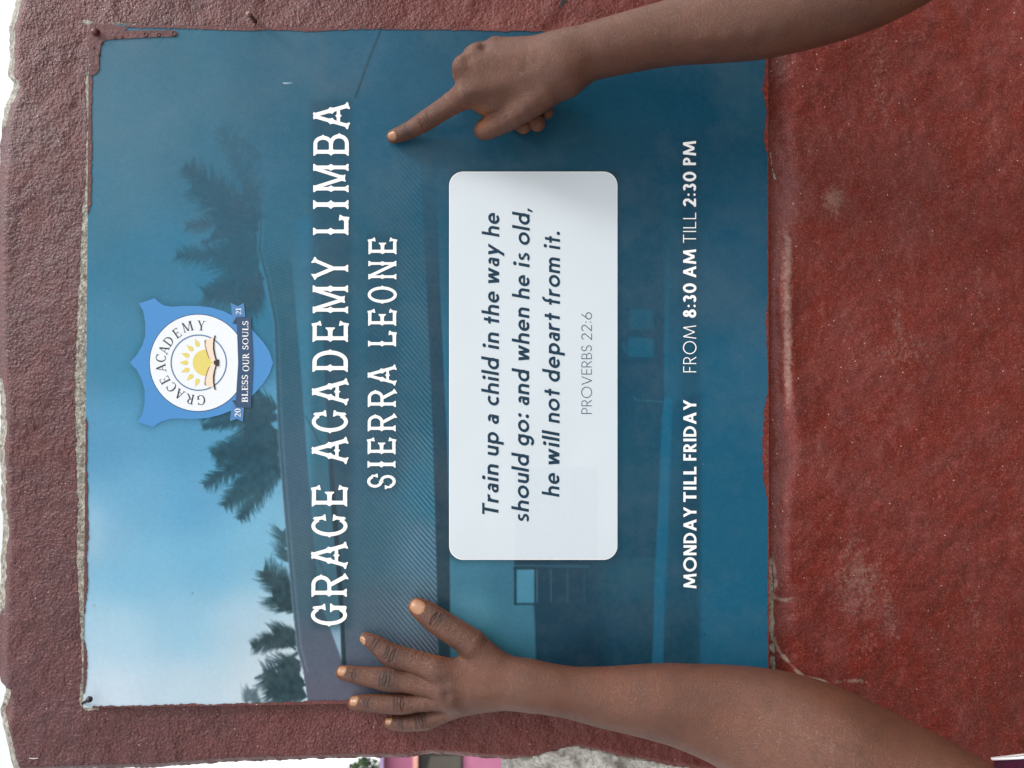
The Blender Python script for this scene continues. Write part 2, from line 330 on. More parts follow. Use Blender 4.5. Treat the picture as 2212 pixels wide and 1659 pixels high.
for a in [(600, 930, 445, 970, -10, 18, 44, .82), (600, 950, 480, 1060, -16, 18, 44, .84), (606, 900, 430, 930, 8, 12, 50, .8), (560, 470, 395, 500, 10, 16, 40, .6), (560, 560, 440, 620, -10, 18, 40, .62), (570, 600, 470, 640, 0, 20, 36, .66), (640, 1290, 590, 1250, 0, 18, 24, .9), (650, 1480, 570, 1490, 0, 20, 34, .93), (650, 1500, 590, 1455, 0, 20, 34, .93), (648, 1390, 560, 1380, 0, 12, 40, .92), (560, 540, 372, 540, -12, 20, 40, .62), (560, 500, 378, 378, 20, 26, 46, .62), (560, 450, 455, 285, 14, 24, 36, .36), (570, 470, 410, 400, -8, 30, 40, .62), (565, 590, 430, 600, -40, 24, 40, .70), (570, 560, 500, 520, 0, 50, 30, .55), (565, 610, 500, 645, -20, 26, 34, .78), (560, 585, 480, 560, 0, 36, 30, .6), (562, 430, 520, 420, 0, 26, 24, .5),
          (600, 905, 424, 908, 14, 20, 46, .82), (605, 930, 425, 1035, -14, 20, 50, .85), (600, 960, 460, 990, 0, 24, 44, .88), (600, 880, 520, 870, 0, 30, 30, .8), (615, 985, 480, 1100, 10, 20, 46, .86), (612, 1010, 515, 1128, 10, 16, 40, .84), (595, 930, 520, 920, 0, 34, 30, .85), (603, 955, 540, 1000, 0, 36, 30, .85),
          (628, 1185, 600, 1150, 0, 20, 20, .82), (630, 1215, 608, 1190, 0, 20, 20, .85), (640, 1300, 560, 1235, 0, 22, 40, .92), (640, 1320, 580, 1290, 0, 22, 30, .92),
          (645, 1375, 535, 1395, 0, 15, 40, .94), (642, 1370, 585, 1370, 0, 20, 30, .92), (655, 1400, 534, 1450, -18, 4, 40, .9), (660, 1480, 565, 1460, 0, 26, 44, .95), (662, 1505, 575, 1490, 0, 26, 40, .95), (650, 1430, 600, 1440, 0, 22, 30, .93), (532, 1520, 528, 1490, 0, 10, 12, .6), (560, 1525, 535, 1500, 0, 12, 12, .7)]:
    frond(a[0], a[1], a[2], a[3], a[4], a[5], a[6], None, a[7])
def rag(pts, amp, it=4):
    p = [np.array(q, float) for q in pts]
    for k in range(it):
        o = []
        for a_, b_ in zip(p, p[1:] + p[:1]):
            d_ = b_ - a_; o += [a_, (a_ + b_) / 2 + np.array([-d_[1], d_[0]]) / (np.linalg.norm(d_) + 1e-6) * random.uniform(-1, 1) * min(amp, np.linalg.norm(d_) * .35)]
        p = o; amp *= .72
    return p
z1 = lambda P: [(329.2 + .2977 * x, 219.4 + .2977 * y) for x, y in P]; z4 = lambda P: [(.3472 * x, 548.6 + .3472 * y) for x, y in P]; z5 = lambda P: [(.3472 * x, 1083 + .3472 * y) for x, y in P]
for pts, al in ((z1([(850, 640), (700, 520), (600, 470), (480, 460), (430, 480), (430, 550), (230, 550), (110, 500), (240, 600), (400, 640), (230, 660), (230, 720), (340, 770), (480, 810), (360, 880), (330, 940), (170, 1030), (145, 1070), (200, 1090), (320, 1080), (450, 1040), (540, 1035), (640, 1040), (560, 1110), (450, 1150), (390, 1220), (350, 1300), (350, 1370), (440, 1380), (500, 1310), (590, 1240), (540, 1350), (530, 1480), (620, 1480), (700, 1400), (790, 1340), (790, 1150), (765, 950), (820, 700)]), .62),
        (z1([(470, 110), (440, 170), (450, 250), (560, 340), (640, 420), (760, 500), (860, 540), (880, 440), (700, 300), (600, 200)]), .28),
        (z4([(1230, 1020), (1280, 1070), (1400, 1110), (1330, 1170), (1285, 1235), (1380, 1250), (1440, 1290), (1340, 1340), (1250, 1370), (1225, 1435), (1350, 1400), (1440, 1390), (1560, 1370), (1490, 1440), (1400, 1520), (1345, 1620), (1430, 1590), (1500, 1570), (1460, 1690), (1530, 1660), (1620, 1600), (1760, 1560), (1740, 1300), (1700, 1100), (1600, 1040), (1480, 1080), (1400, 1040)]), .8),
        (z5([(1640, 450), (1615, 500), (1640, 620), (1720, 740), (1830, 750), (1830, 590), (1700, 490)]), .88), (z5([(1745, 215), (1725, 310), (1760, 400), (1800, 400), (1790, 230)]), .8),
        (z5([(1850, 790), (1740, 800), (1640, 830), (1545, 890), (1560, 912), (1680, 925), (1780, 940), (1900, 960)]), .92), (z5([(1900, 940), (1740, 990), (1700, 1070), (1635, 1100), (1660, 1180), (1640, 1260), (1930, 1290), (1900, 1000)]), .92), (z5([(1530, 1190), (1525, 1260), (1600, 1270), (1570, 1220)]), .6)):
    np.maximum(palm, polymask(rag([(np.mean([q[0] for q in pts]) * .5 + x * .5 + 14, np.mean([q[1] for q in pts]) * .45 + y * .55) for x, y in pts], 9)) * al, out=palm)
palm = np.minimum(palm * 1.08, 1); palm *= .94 + .16 * vnoise(PX, PY, 9, 41); palm = blur(palm, 1.1)
paint(np.clip(palm, 0, 1), field([(500, 450, (54, 84, 110)), (500, 600, (50, 78, 102)), (540, 1000, (40, 70, 92)), (600, 1450, (34, 56, 70))], 200))
paint(polymask([(519, 1472), (520, 1472), (525, 1515), (523, 1515)], .6) * .5, (110, 130, 150))
# roof gable and corrugated roof
roofL = [(668, 1535), (655, 1450), (641, 1400), (630, 1290), (622, 1200), (610, 1060), (601, 940), (597, 850), (592, 700), (575, 610), (556, 540), (560, 480), (580, 420), (620, 300), (640, 200), (660, 60)]
roofR = [(905, 60), (907, 300), (915, 500), (925, 700), (935, 950), (942, 1200), (946, 1420), (948, 1540)]
vis = field([(700, 60, (0, 0, 0)), (700, 200, (0, 0, 0)), (700, 330, (110, 0, 0)), (600, 330, (60, 0, 0)), (700, 500, (255, 0, 0)), (700, 900, (255, 0, 0)), (900, 450, (230, 0, 0)), (900, 250, (60, 0, 0)), (700, 1400, (255, 0, 0))], 80)[..., 0] / 255
roof = polymask(roofL + roofR) * np.clip(vis, 0, 1)
rc = field([(640, 350, (52, 102, 134)), (850, 330, (40, 92, 126)), (640, 600, (52, 98, 128)), (620, 520, (58, 110, 144)), (850, 560, (38, 90, 122)), (650, 800, (58, 98, 128)), (850, 780, (44, 94, 126)), (650, 1050, (70, 98, 128)), (820, 1000, (58, 96, 126)), (930, 1050, (52, 112, 146)),
            (670, 1250, (76, 100, 124)), (800, 1180, (68, 102, 128)), (910, 1200, (84, 118, 148)), (700, 1420, (88, 98, 116)), (820, 1330, (82, 98, 120)), (900, 1320, (90, 112, 134)), (720, 1500, (94, 96, 114)), (900, 1420, (88, 98, 116))], 90)
paint(roof, rc)
ph = (PX * .76 - PY * .65 + 2.2 * vnoise(PX, PY, 60, 44)); per = 8.0
corr = np.sin(ph * 2 * math.pi / per) * polymask([(762, 1540), (756, 1400), (750, 1200), (740, 1000), (745, 600), (752, 330)] + [(x, y) for x, y in roofR if y > 290])
corr *= sstep(740, 900, PX) * .8 + .2
corr *= .55 + .9 * (vnoise(PX, PY, 40, 45) + .5); img += (corr * np.clip(vis, 0, 1) * (8 + 11 * sstep(400, 1000, PY)) * (.6 + .6 * sstep(760, 940, PX)))[..., None] * np.array([.9, 1, 1])
corr2 = np.sin((PX * .35 - PY * .94) * 2 * math.pi / 7) * polymask([(x + 10, y) for x, y in roofL if 480 < y < 1400] + [(610, 480), (640, 700), (662, 1000), (680, 1200)]); img += (corr2 * 4)[..., None]
gab = polymask([(742, 1437), (712, 1355), (690, 1300), (680, 1200), (664, 1000), (650, 800), (630, 560), (640, 480), (680, 460), (694, 600), (700, 800), (708, 940), (718, 1100), (728, 1230), (735, 1330)], 1.2)
paint(gab * np.clip(vis, 0, 1), field([(700, 500, (54, 112, 150)), (690, 800, (66, 126, 162)), (690, 1000, (76, 136, 170)), (700, 1150, (82, 134, 166)), (705, 1280, (88, 128, 156)), (725, 1400, (148, 178, 200)), (700, 1330, (100, 140, 165))], 60))
dl = polymask([(738, 1437), (748, 1437), (744, 1350), (737, 1230), (727, 1100), (716, 960), (704, 900), (699, 900), (706, 960), (716, 1100), (727, 1230), (735, 1350)], .8)
paint(dl * sstep(860, 1150, PY) * .85, (38, 52, 66))
rl = np.maximum(curve_mask(PX, PY, [(x, y) for x, y in roofL if 430 < y < 1500], 2.2) * .35, curve_mask(PX, PY, [(x + 9, y) for x, y in roofL if 430 < y < 1500], 3) * .22)
paint(rl * (.4 + .6 * sstep(500, 1200, PY)), (150, 170, 195)); paint(curve_mask(PX, PY, [(x + 5, y) for x, y in roofL if 430 < y < 1500], 1.3) * .35, (45, 70, 95))
for q in ([(661, 900), (692, 960)], [(680, 1065), (700, 1100)], [(688, 1210), (712, 1260)]): paint(curve_mask(PX, PY, q, 1.5) * .5, (42, 62, 80))
# dark eave, lit wall, window, verandah
eave = polymask([(906, 300), (915, 500), (925, 700), (935, 950), (942, 1200), (946, 1410), (952, 1540), (974, 1540), (972, 1200), (966, 950), (954, 700), (946, 500), (938, 300)], .7)
body = polymask([(938, 300), (946, 500), (954, 700), (966, 950), (972, 1200), (974, 1540), (1440, 1540), (1430, 300)], 1)
yv = sstep(250, 700, PY)
paint(body * yv * .75, field([(960, 500, (38, 92, 126)), (980, 800, (38, 104, 142)), (1200, 500, (32, 78, 108)), (1360, 500, (32, 74, 104)), (1360, 800, (34, 72, 102)), (1360, 1000, (34, 76, 104)), (1360, 1200, (34, 70, 96)), (1300, 1400, (30, 60, 86))], 120))
paint(eave * sstep(240, 560, PY) * .9, field([(930, 400, (42, 80, 110)), (950, 800, (38, 66, 92)), (960, 1200, (34, 56, 76)), (960, 1450, (34, 54, 74))], 120))
litw = polymask([(972, 1205), (1111, 1205), (1111, 1262), (1116, 1304), (1152, 1304), (1156, 1360), (1160, 1440), (1160, 1540), (974, 1540)], 1)
paint(litw, field([(1000, 1230, (72, 126, 158)), (1090, 1260, (66, 116, 148)), (1020, 1330, (88, 144, 172)), (1120, 1340, (70, 122, 154)), (1050, 1400, (70, 124, 150)), (1150, 1420, (62, 112, 140)), (1000, 1480, (66, 116, 142))], 60))
drk = polymask([(1111, 1205), (1435, 1205), (1428, 1310), (1412, 1540), (1160, 1540), (1156, 1330), (1155, 1304), (1111, 1304)], 1.2)
paint(drk, field([(1150, 1215, (42, 66, 90)), (1200, 1250, (42, 70, 96)), (1380, 1250, (38, 84, 112)), (1200, 1380, (36, 68, 94)), (1380, 1350, (36, 74, 102)), (1250, 1430, (28, 56, 80)), (1390, 1420, (34, 70, 96))], 60))
paint(polymask([(1116, 1230), (1154, 1230), (1154, 1304), (1116, 1304)], .8), (78, 140, 172))
for q in ([(1113, 1226), (1113, 1305)], [(1111, 1228), (1160, 1228)], [(1112, 1305), (1156, 1305)]): paint(curve_mask(PX, PY, q, 2.2) * .9, (34, 62, 80))
for xx, al in ((1160, .4), (1190, .3), (1226, .22), (1262, .15)): paint(curve_mask(PX, PY, [(xx, 1232), (xx, 1300)], 1.5) * al, (120, 160, 190))
paint(curve_mask(PX, PY, [(1112, 1222), (1270, 1224)], 3) * .28, (90, 150, 185)); paint(curve_mask(PX, PY, [(970, 1312), (1152, 1312)], 40) * 0, (0, 0, 0))
st = polymask([(1436, 860), (1453, 862), (1450, 960), (1444, 1100), (1438, 1250), (1432, 1540), (1402, 1540), (1410, 1400), (1414, 1250), (1424, 1050), (1430, 900)], 1.2)
paint(st * .85, (34, 106, 148)); paint(curve_mask(PX, PY, [(1444, 500), (1440, 720), (1440, 830)], 4) * .35 * sstep(480, 700, PY), (34, 112, 150))
paint(curve_mask(PX, PY, [(1369, 858), (1372, 864), (1430, 868)], 1.4) * .45, (60, 130, 160))
paint(polymask([(1360, 666), (1411, 668), (1411, 712), (1360, 712)], 1.6) * .35, (38, 112, 148)); paint(polymask([(1357, 728), (1412, 732), (1411, 773), (1357, 770)], 1.6) * .45, (38, 118, 156))
paint(curve_mask(PX, PY, [(1345, 745), (1352, 758)], 4) * .35, (40, 118, 150))
paint(polymask([(1453, 870), (1515, 850), (1512, 1540), (1432, 1540), (1440, 1240)], 3) * .8, field([(1480, 900, (36, 86, 120)), (1480, 1200, (40, 80, 108)), (1480, 1440, (38, 70, 94))], 150))
paint(polymask([(1512, 1270), (1660, 1250), (1664, 1540), (1512, 1540)], 14) * .3, (36, 104, 146))
# dark halo behind lettering and crest
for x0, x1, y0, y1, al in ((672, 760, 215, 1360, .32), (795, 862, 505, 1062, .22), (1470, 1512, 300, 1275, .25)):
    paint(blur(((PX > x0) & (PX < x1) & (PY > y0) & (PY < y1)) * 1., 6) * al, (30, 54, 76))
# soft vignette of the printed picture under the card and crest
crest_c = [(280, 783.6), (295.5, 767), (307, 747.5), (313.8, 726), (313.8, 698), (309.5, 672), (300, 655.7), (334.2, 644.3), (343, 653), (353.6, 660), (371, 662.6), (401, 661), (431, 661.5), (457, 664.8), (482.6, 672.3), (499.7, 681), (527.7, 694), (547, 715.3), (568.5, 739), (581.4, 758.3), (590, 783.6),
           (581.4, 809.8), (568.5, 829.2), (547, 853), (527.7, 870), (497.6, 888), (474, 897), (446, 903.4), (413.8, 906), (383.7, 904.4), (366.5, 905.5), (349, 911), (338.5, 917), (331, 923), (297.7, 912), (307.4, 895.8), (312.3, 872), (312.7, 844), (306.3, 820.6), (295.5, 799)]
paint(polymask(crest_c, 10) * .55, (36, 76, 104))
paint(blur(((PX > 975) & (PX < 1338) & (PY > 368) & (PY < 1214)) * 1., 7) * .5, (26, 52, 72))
# reflections painted into the print, plus scuffs, at the sign's upper right corner
paint(np.exp(-((PX - 735) / 60) ** 2 - ((PY - 190) / 24) ** 2) * .28, (122, 110, 122)); paint(np.exp(-((PX - 700) / 10) ** 2 - ((PY - 110) / 50) ** 2) * .18, (120, 105, 115)); paint(np.exp(-((PX - 320) / 60) ** 2 - ((PY - 90) / 40) ** 2) * .15, (120, 120, 140))
paint(curve_mask(PX, PY, [(824, 62), (812, 92), (793, 140), (768, 210)], 2.1) * .75, (36, 56, 72)); paint(curve_mask(PX, PY, [(790, 66), (800, 62)], 2) * .4, (36, 56, 72))
paint(curve_mask(PX, PY, [(612, 180), (630, 179)], 1) * .9, (225, 235, 235)); paint(curve_mask(PX, PY, [(1168, 64), (1196, 66)], 2.5) * .7, (190, 200, 205))
for x, y, r, c in ((204, 1308, 2, (150, 160, 150)), (415.6, 1282, 1.3, (60, 80, 90)), (971, 1265, 2.4, (50, 90, 115)), (1522, 1371, 1.6, (20, 40, 60)), (1520, 1003, 1.2, (140, 160, 170))):
    paint(np.exp(-((PX - x) ** 2 + (PY - y) ** 2) / r ** 2), c)
img += (vnoise(PX, PY, 2.2, 51) * 7 + vnoise(PX, PY, 5, 52) * 4)[..., None]
def sample(px, py):
    x = np.clip(px - CX0, 0, CW - 1.001); y = np.clip(py - CY0, 0, CH - 1.001); i = y.astype(int); j = x.astype(int); a = (y - i)[..., None]; b = (x - j)[..., None]
    return (img[i, j] * (1 - b) + img[i, j + 1] * b) * (1 - a) + (img[i + 1, j] * (1 - b) + img[i + 1, j + 1] * b) * a

sign = empty('sign_board'); tag(sign, 'blue printed school sign board with white lettering and crest, fixed flat to the red wall', 'sign')
TR, BR, BL, TL = (193, 52), (1658.5, 67), (1661.5, 1506), (180, 1529)
NG = 680
u, v = np.meshgrid(np.linspace(0, 1, NG), np.linspace(0, 1, NG))
gx = (TR[0] * (1 - v) + TL[0] * v) * (1 - u) + (BR[0] * (1 - v) + BL[0] * v) * u
gy = (TR[1] * (1 - u) + BR[1] * u) * (1 - v) + (TL[1] * (1 - u) + BL[1] * u) * v
gy = gy + (6 * 4 * u * (1 - u) * .6) * (1 - v)                       # the top edge sags a little
gi = np.arange(NG * NG).reshape(NG, NG)
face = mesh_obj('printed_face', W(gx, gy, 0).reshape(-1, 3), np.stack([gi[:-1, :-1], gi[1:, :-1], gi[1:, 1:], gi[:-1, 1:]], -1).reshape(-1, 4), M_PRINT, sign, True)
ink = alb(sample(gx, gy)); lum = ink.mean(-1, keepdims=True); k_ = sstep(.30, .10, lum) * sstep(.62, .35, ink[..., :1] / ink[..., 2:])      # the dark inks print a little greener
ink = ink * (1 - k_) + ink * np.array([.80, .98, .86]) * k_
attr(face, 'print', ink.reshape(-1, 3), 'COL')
ring = np.concatenate([gi[0, :], gi[1:, -1], gi[-1, -2::-1], gi[-2:0:-1, 0]])[::6]
Vf = W(gx, gy, 0).reshape(-1, 3)[ring]; n = len(ring); Va = Vf.copy(); Va[:, 1] = .0002; Vb = Vf.copy(); Vb[:, 1] = .0024
qs = [(i, (i + 1) % n, n + (i + 1) % n, n + i) for i in range(n)]
mesh_obj('metal_sheet', np.concatenate([Va, Vb]), qs + [tuple(range(n)), tuple(range(2 * n - 1, n - 1, -1))], M_METAL, sign)

# ------------------------------------------------------------------ flat print: shapes as unions of polygons
def union(polys):
    vs, fs = [], []
    for p in polys:
        p = [tuple(map(float, q)) for q in p]
        ar = sum(p[i][0] * p[(i + 1) % len(p)][1] - p[(i + 1) % len(p)][0] * p[i][1] for i in range(len(p)))
        if abs(ar) < 1e-9: continue
        if ar < 0: p = p[::-1]
        fs.append(list(range(len(vs), len(vs) + len(p)))); vs += [Vector(q) for q in p]
    ov, oe, of, _, _, orf = delaunay_2d_cdt(vs, [], fs, 0, 1e-6)
    return [tuple(v) for v in ov], [f for f, o in zip(of, orf) if len(o)]
def print_shape(name, pieces, mat, lift, parent=sign, kind=None):
    """pieces: list of (verts in photo px, faces)"""
    V, Fs = [], []
    for vs, fs in pieces:
        o = len(V); P = W([p[0] for p in vs], [p[1] for p in vs], lift); V += list(P)
        for f in fs:
            a, b, c = P[f[0]], P[f[1]], P[f[2]]
            nrm = np.cross(b - a, c - a)[1]; f = list(f) if nrm < 0 else list(f)[::-1]; Fs.append([o + k for k in f])
    return mesh_obj(name, V, Fs, mat, parent)
# --- primitives in em units (x right, y up)
def bar(x0, y0, x1, y1): return [[(x0, y0), (x1, y0), (x1, y1), (x0, y1)]]
def slab(x0, y0, x1, y1, w): return [[(x0 - w / 2, y0), (x0 + w / 2, y0), (x1 + w / 2, y1), (x1 - w / 2, y1)]]
def arc(cx, cy, rx, ry, w, a0=0, a1=360, wy=None, n=None):
    wy = w if wy is None else wy; n = n or max(8, int(abs(a1 - a0) / 9)); out = []
    A = [math.radians(a0 + (a1 - a0) * i / n) for i in range(n + 1)]
    for p, q in zip(A[:-1], A[1:]):
        out.append([(cx + rx * math.cos(p), cy + ry * math.sin(p)), (cx + rx * math.cos(q), cy + ry * math.sin(q)), (cx + (rx - w) * math.cos(q), cy + (ry - wy) * math.sin(q)), (cx + (rx - w) * math.cos(p), cy + (ry - wy) * math.sin(p))])
    return out
def disc(cx, cy, r, n=16): return [[(cx + r * math.cos(2 * math.pi * i / n), cy + r * math.sin(2 * math.pi * i / n)) for i in range(n)]]
def bowl(x0, y0, y1, xr, w, wv=None):
    wv = wv or w; r = (y1 - y0) / 2; rx = min(r, xr - x0 - .02); xc = xr - rx
    return bar(x0, y0, xc, y0 + w) + bar(x0, y1 - w, xc, y1) + arc(xc, y0 + r, rx, r, wv, -90, 90, w)
def sans(ch, w):
    """upper-case geometric sans, cap height 1"""
    d = {}
    if ch == 'A': return slab(w * .55, 0, .42, 1, w * 1.1) + slab(.84 - w * .55, 0, .42, 1, w * 1.1) + bar(.17, .24, .67, .24 + w * .85)
    if ch == 'B': return bar(0, 0, w, 1) + bowl(0, .47, 1, .5, w * .9, w) + bowl(0, 0, .47 + w * .9, .56, w * .9, w)
    if ch == 'D': return bar(0, 0, w, 1) + bowl(0, 0, 1, .74, w * .92, w)
    if ch == 'E': return bar(0, 0, w, 1) + bar(0, 0, .5, w * .9) + bar(0, .5 - w * .4, .47, .5 + w * .45) + bar(0, 1 - w * .9, .5, 1)
    if ch == 'F': return bar(0, 0, w, 1) + bar(0, .5 - w * .4, .42, .5 + w * .45) + bar(0, 1 - w * .9, .47, 1)
    if ch == 'I': return bar(0, 0, w, 1)
    if ch == 'L': return bar(0, 0, w, 1) + bar(0, 0, .47, w * .9)
    if ch == 'M': return slab(w * .5, 0, .16 + w * .2, 1, w) + slab(1.06 - w * .5, 0, .90 - w * .2, 1, w) + slab(.16 + w * .2, 1, .53, .12, w * 1.05) + slab(.90 - w * .2, 1, .53, .12, w * 1.05)
    if ch == 'N': return bar(0, 0, w, 1) + bar(.72 - w, 0, .72, 1) + slab(w * .6, 1, .72 - w * .6, 0, w * 1.2)
    if ch == 'O': return arc(.5, .5, .52, .52, w)
    if ch == 'P': return bar(0, 0, w, 1) + bowl(0, .44, 1, .54, w * .9, w)
    if ch == 'R': return bar(0, 0, w, 1) + bowl(0, .44, 1, .54, w * .9, w) + slab(.22, .5, .58 - w * .4, 0, w * 1.15)
    if ch == 'S': return arc(.27, .74, .25, .27, w, 25, 270) + arc(.27, .255 + w * .24, .28, .255 + w * .24, w, 90, -155)
    if ch == 'T': return bar(.3 - w / 2, 0, .3 + w / 2, 1) + bar(0, 1 - w * .9, .6, 1)
    if ch == 'V': return slab(w * .5, 1, .4, 0, w * 1.05) + slab(.8 - w * .5, 1, .4, 0, w * 1.05)
    if ch == 'Y': return slab(w * .5, 1, .36, .42, w * 1.1) + slab(.72 - w * .5, 1, .36, .42, w * 1.1) + bar(.36 - w / 2, 0, .36 + w / 2, .48)
    if ch == '0': return arc(.31, .5, .32, .52, w)
    if ch == '1': return bar(.12, 0, .12 + w, 1) + slab(.02, .8, .14, 1, w)
    if ch == '2': return arc(.27, .72, .27, .29, w, 160, -32) + slab(w * .6, w * .3, .47 - w * .1, .60, w * 1.25) + bar(0, 0, .54, w * .9)
    if ch == '3': return arc(.24, .745, .24, .265, w, 150, -88) + arc(.24, .27, .27, .28, w, 88, -150)
    if ch == '6': return arc(.29, .3, .29, .31, w) + slab(w * .55 + .03, .38, .42, 1, w * 1.15)
    if ch == '8': return arc(.28, .76, .22, .26, w) + arc(.28, .29, .28, .30, w)
    if ch == ':': return disc(.09, .12, .085 if w > .1 else .05) + disc(.09, .58, .085 if w > .1 else .05)
def lower(ch, w):
    """bold lower case, ascender 1, x-height .62, sheared later"""
    x = .62
    if ch == 'T': return bar(.22 - w / 2, 0, .22 + w / 2, .93) + bar(-.04, .93 - w * .9, .5, .93)
    if ch == 'a': return bar(.42 - w, 0, .42, .40) + arc(.225, .41, .195, .21, w, 0, 150) + arc(.2, .19, .2, .2, w * .95, 0, 360, w * .8)
    if ch == 'c': return arc(.3, .31, .3, .32, w, 52, 308)
    if ch == 'd': return arc(.29, .31, .29, .32, w) + bar(.56 - w, 0, .56, 1)
    if ch == 'e': return arc(.29, .31, .29, .32, w, 0, 318) + bar(.06, .25, .58, .25 + w * .8)
    if ch == 'f': return bar(.12, 0, .12 + w, .82) + arc(.33, .79, .21, .22, w, 75, 180) + bar(0, x - w, .33, x)
    if ch == 'g': return arc(.29, .31, .29, .32, w) + bar(.56 - w, -.02, .56, x) + arc(.29, -.02, .27, .27, w, -150, 0)
    if ch == 'h': return bar(0, 0, w, 1) + arc(.26, .36, .26, .27, w, 0, 180) + bar(.52 - w, 0, .52, .37)
    if ch == 'i': return bar(0, 0, w, x) + disc(w / 2, .84, .1)
    if ch == 'l': return bar(0, 0, w, 1)
    if ch == 'm': return bar(0, 0, w, x) + arc(.24, .37, .24, .26, w, 0, 180) + bar(.48 - w, 0, .48, .38) + arc(.57, .37, .24, .26, w, 0, 180) + bar(.81 - w, 0, .81, .38)
    if ch == 'n': return bar(0, 0, w, x) + arc(.25, .36, .25, .27, w, 0, 180) + bar(.50 - w, 0, .50, .37)
    if ch == 'o': return arc(.31, .31, .32, .32, w)
    if ch == 'p': return arc(.29, .31, .29, .32, w) + bar(.02, -.29, .02 + w, x)
    if ch == 'r': return bar(0, 0, w, x) + arc(.27, .36, .26, .27, w, 68, 165)
    if ch == 's': return arc(.2, .455, .19, .175, w * .9, 35, 270) + arc(.2, .175, .21, .185, w * .9, 90, -150)
    if ch == 't': return bar(.12, 0, .12 + w, .86) + bar(0, x - w, .36, x)
    if ch == 'u': return bar(0, .25, w, x) + arc(.24, .25, .24, .26, w, 180, 360) + bar(.48 - w, 0, .48, x)
    if ch == 'w': return slab(w * .55, x, .22, 0, w * 1.1) + slab(.40, x, .22, 0, w * 1.05) + slab(.40, x, .58, 0, w * 1.05) + slab(.80 - w * .55, x, .58, 0, w * 1.1)
    if ch == 'y': return slab(w * .55, x, .27, .02, w * 1.15) + slab(.56 - w * .55, x, .12, -.29, w * 1.1)
    if ch == ':': return disc(.1, .10, .1) + disc(.1, .52, .1)
    if ch == '.': return disc(.1, .10, .1)
    if ch == ',': return [[(.02, -.16), (.10, -.16), (.2, .12), (.06, .12)]]
def serif(ch):
    w, t, k = .15, .065, .06
    def st(x, y0=0, y1=1, ww=w, e=.07): return bar(x, y0, x + ww, y1) + bar(x - e, y0, x + ww + e, y0 + k) + bar(x - e, y1 - k, x + ww + e, y1)
    if ch == 'G': return arc(.42, .5, .42, .52, w, 48, 315, t) + bar(.62, .08, .62 + w, .44) + bar(.52, .40, .84, .44) + bar(.70, .7, .75, .98)
    if ch == 'C': return arc(.42, .5, .42, .52, w, 45, 315, t) + bar(.70, .7, .75, .98)
    if ch == 'R': return st(.08) + bowl(.1, .46, 1, .62, t, w) + slab(.36, .5, .68, .03, w * 1.1) + bar(.62, 0, .82, k)
    if ch == 'B': return st(.08) + bowl(.1, .5, 1, .6, t, w) + bowl(.1, 0, .52, .66, t, w)
    if ch == 'D': return st(.08) + bowl(.1, 0, 1, .80, t, w)
    if ch == 'A': return slab(.13, 0, .42, 1, t * 1.1) + slab(.72, 0, .43, 1, w * 1.1) + bar(.22, .33, .62, .38) + bar(0, 0, .26, k) + bar(.56, 0, .88, k)
    if ch == 'E': return st(.08) + bar(.1, 0, .62, t) + bar(.1, .48, .5, .48 + t) + bar(.1, 1 - t, .6, 1) + bar(.57, 0, .63, .24) + bar(.55, .78, .61, 1) + bar(.46, .4, .5, .62)
    if ch == 'L': return st(.08) + bar(.1, 0, .60, t) + bar(.56, 0, .62, .26)
    if ch == 'M': return st(.08, ww=t, e=.08) + st(.84, ww=w) + slab(.14, 1, .5, .06, w) + slab(.86, 1, .5, .06, t)
    if ch == 'Y': return slab(.12, 1, .4, .45, w) + slab(.68, 1, .42, .45, t) + bar(.35, 0, .35 + w, .48) + bar(.25, 0, .58, k) + bar(0, 1 - k, .26, 1) + bar(.56, 1 - k, .80, 1)
    if ch == 'S': return arc(.28, .74, .25, .28, w * .9, 30, 270, t * 1.4) + arc(.28, .27, .28, .29, w * .9, 90, -150, t * 1.4) + bar(.46, .72, .5, .98) + bar(.02, .02, .06, .3)
    if ch == 'O' or ch == '0': return arc(.44 if ch == 'O' else .3, .5, .44 if ch == 'O' else .28, .52, w, 0, 360, t)
    if ch == 'U': return bar(.1, .28, .1 + w, 1) + bar(.66, .28, .66 + t, 1) + arc(.41, .3, .31, .32, w * .9, 180, 360, t) + bar(.02, 1 - k, .31, 1) + bar(.56, 1 - k, .82, 1)
    if ch == '2': return arc(.27, .73, .25, .28, w, 165, -35, t) + slab(.06, .05, .46, .6, t * 1.4) + bar(.02, 0, .56, .09)
    if ch == '1': return bar(.2, 0, .2 + w, 1) + bar(.06, 0, .46, k) + slab(.1, .84, .24, 1, t)
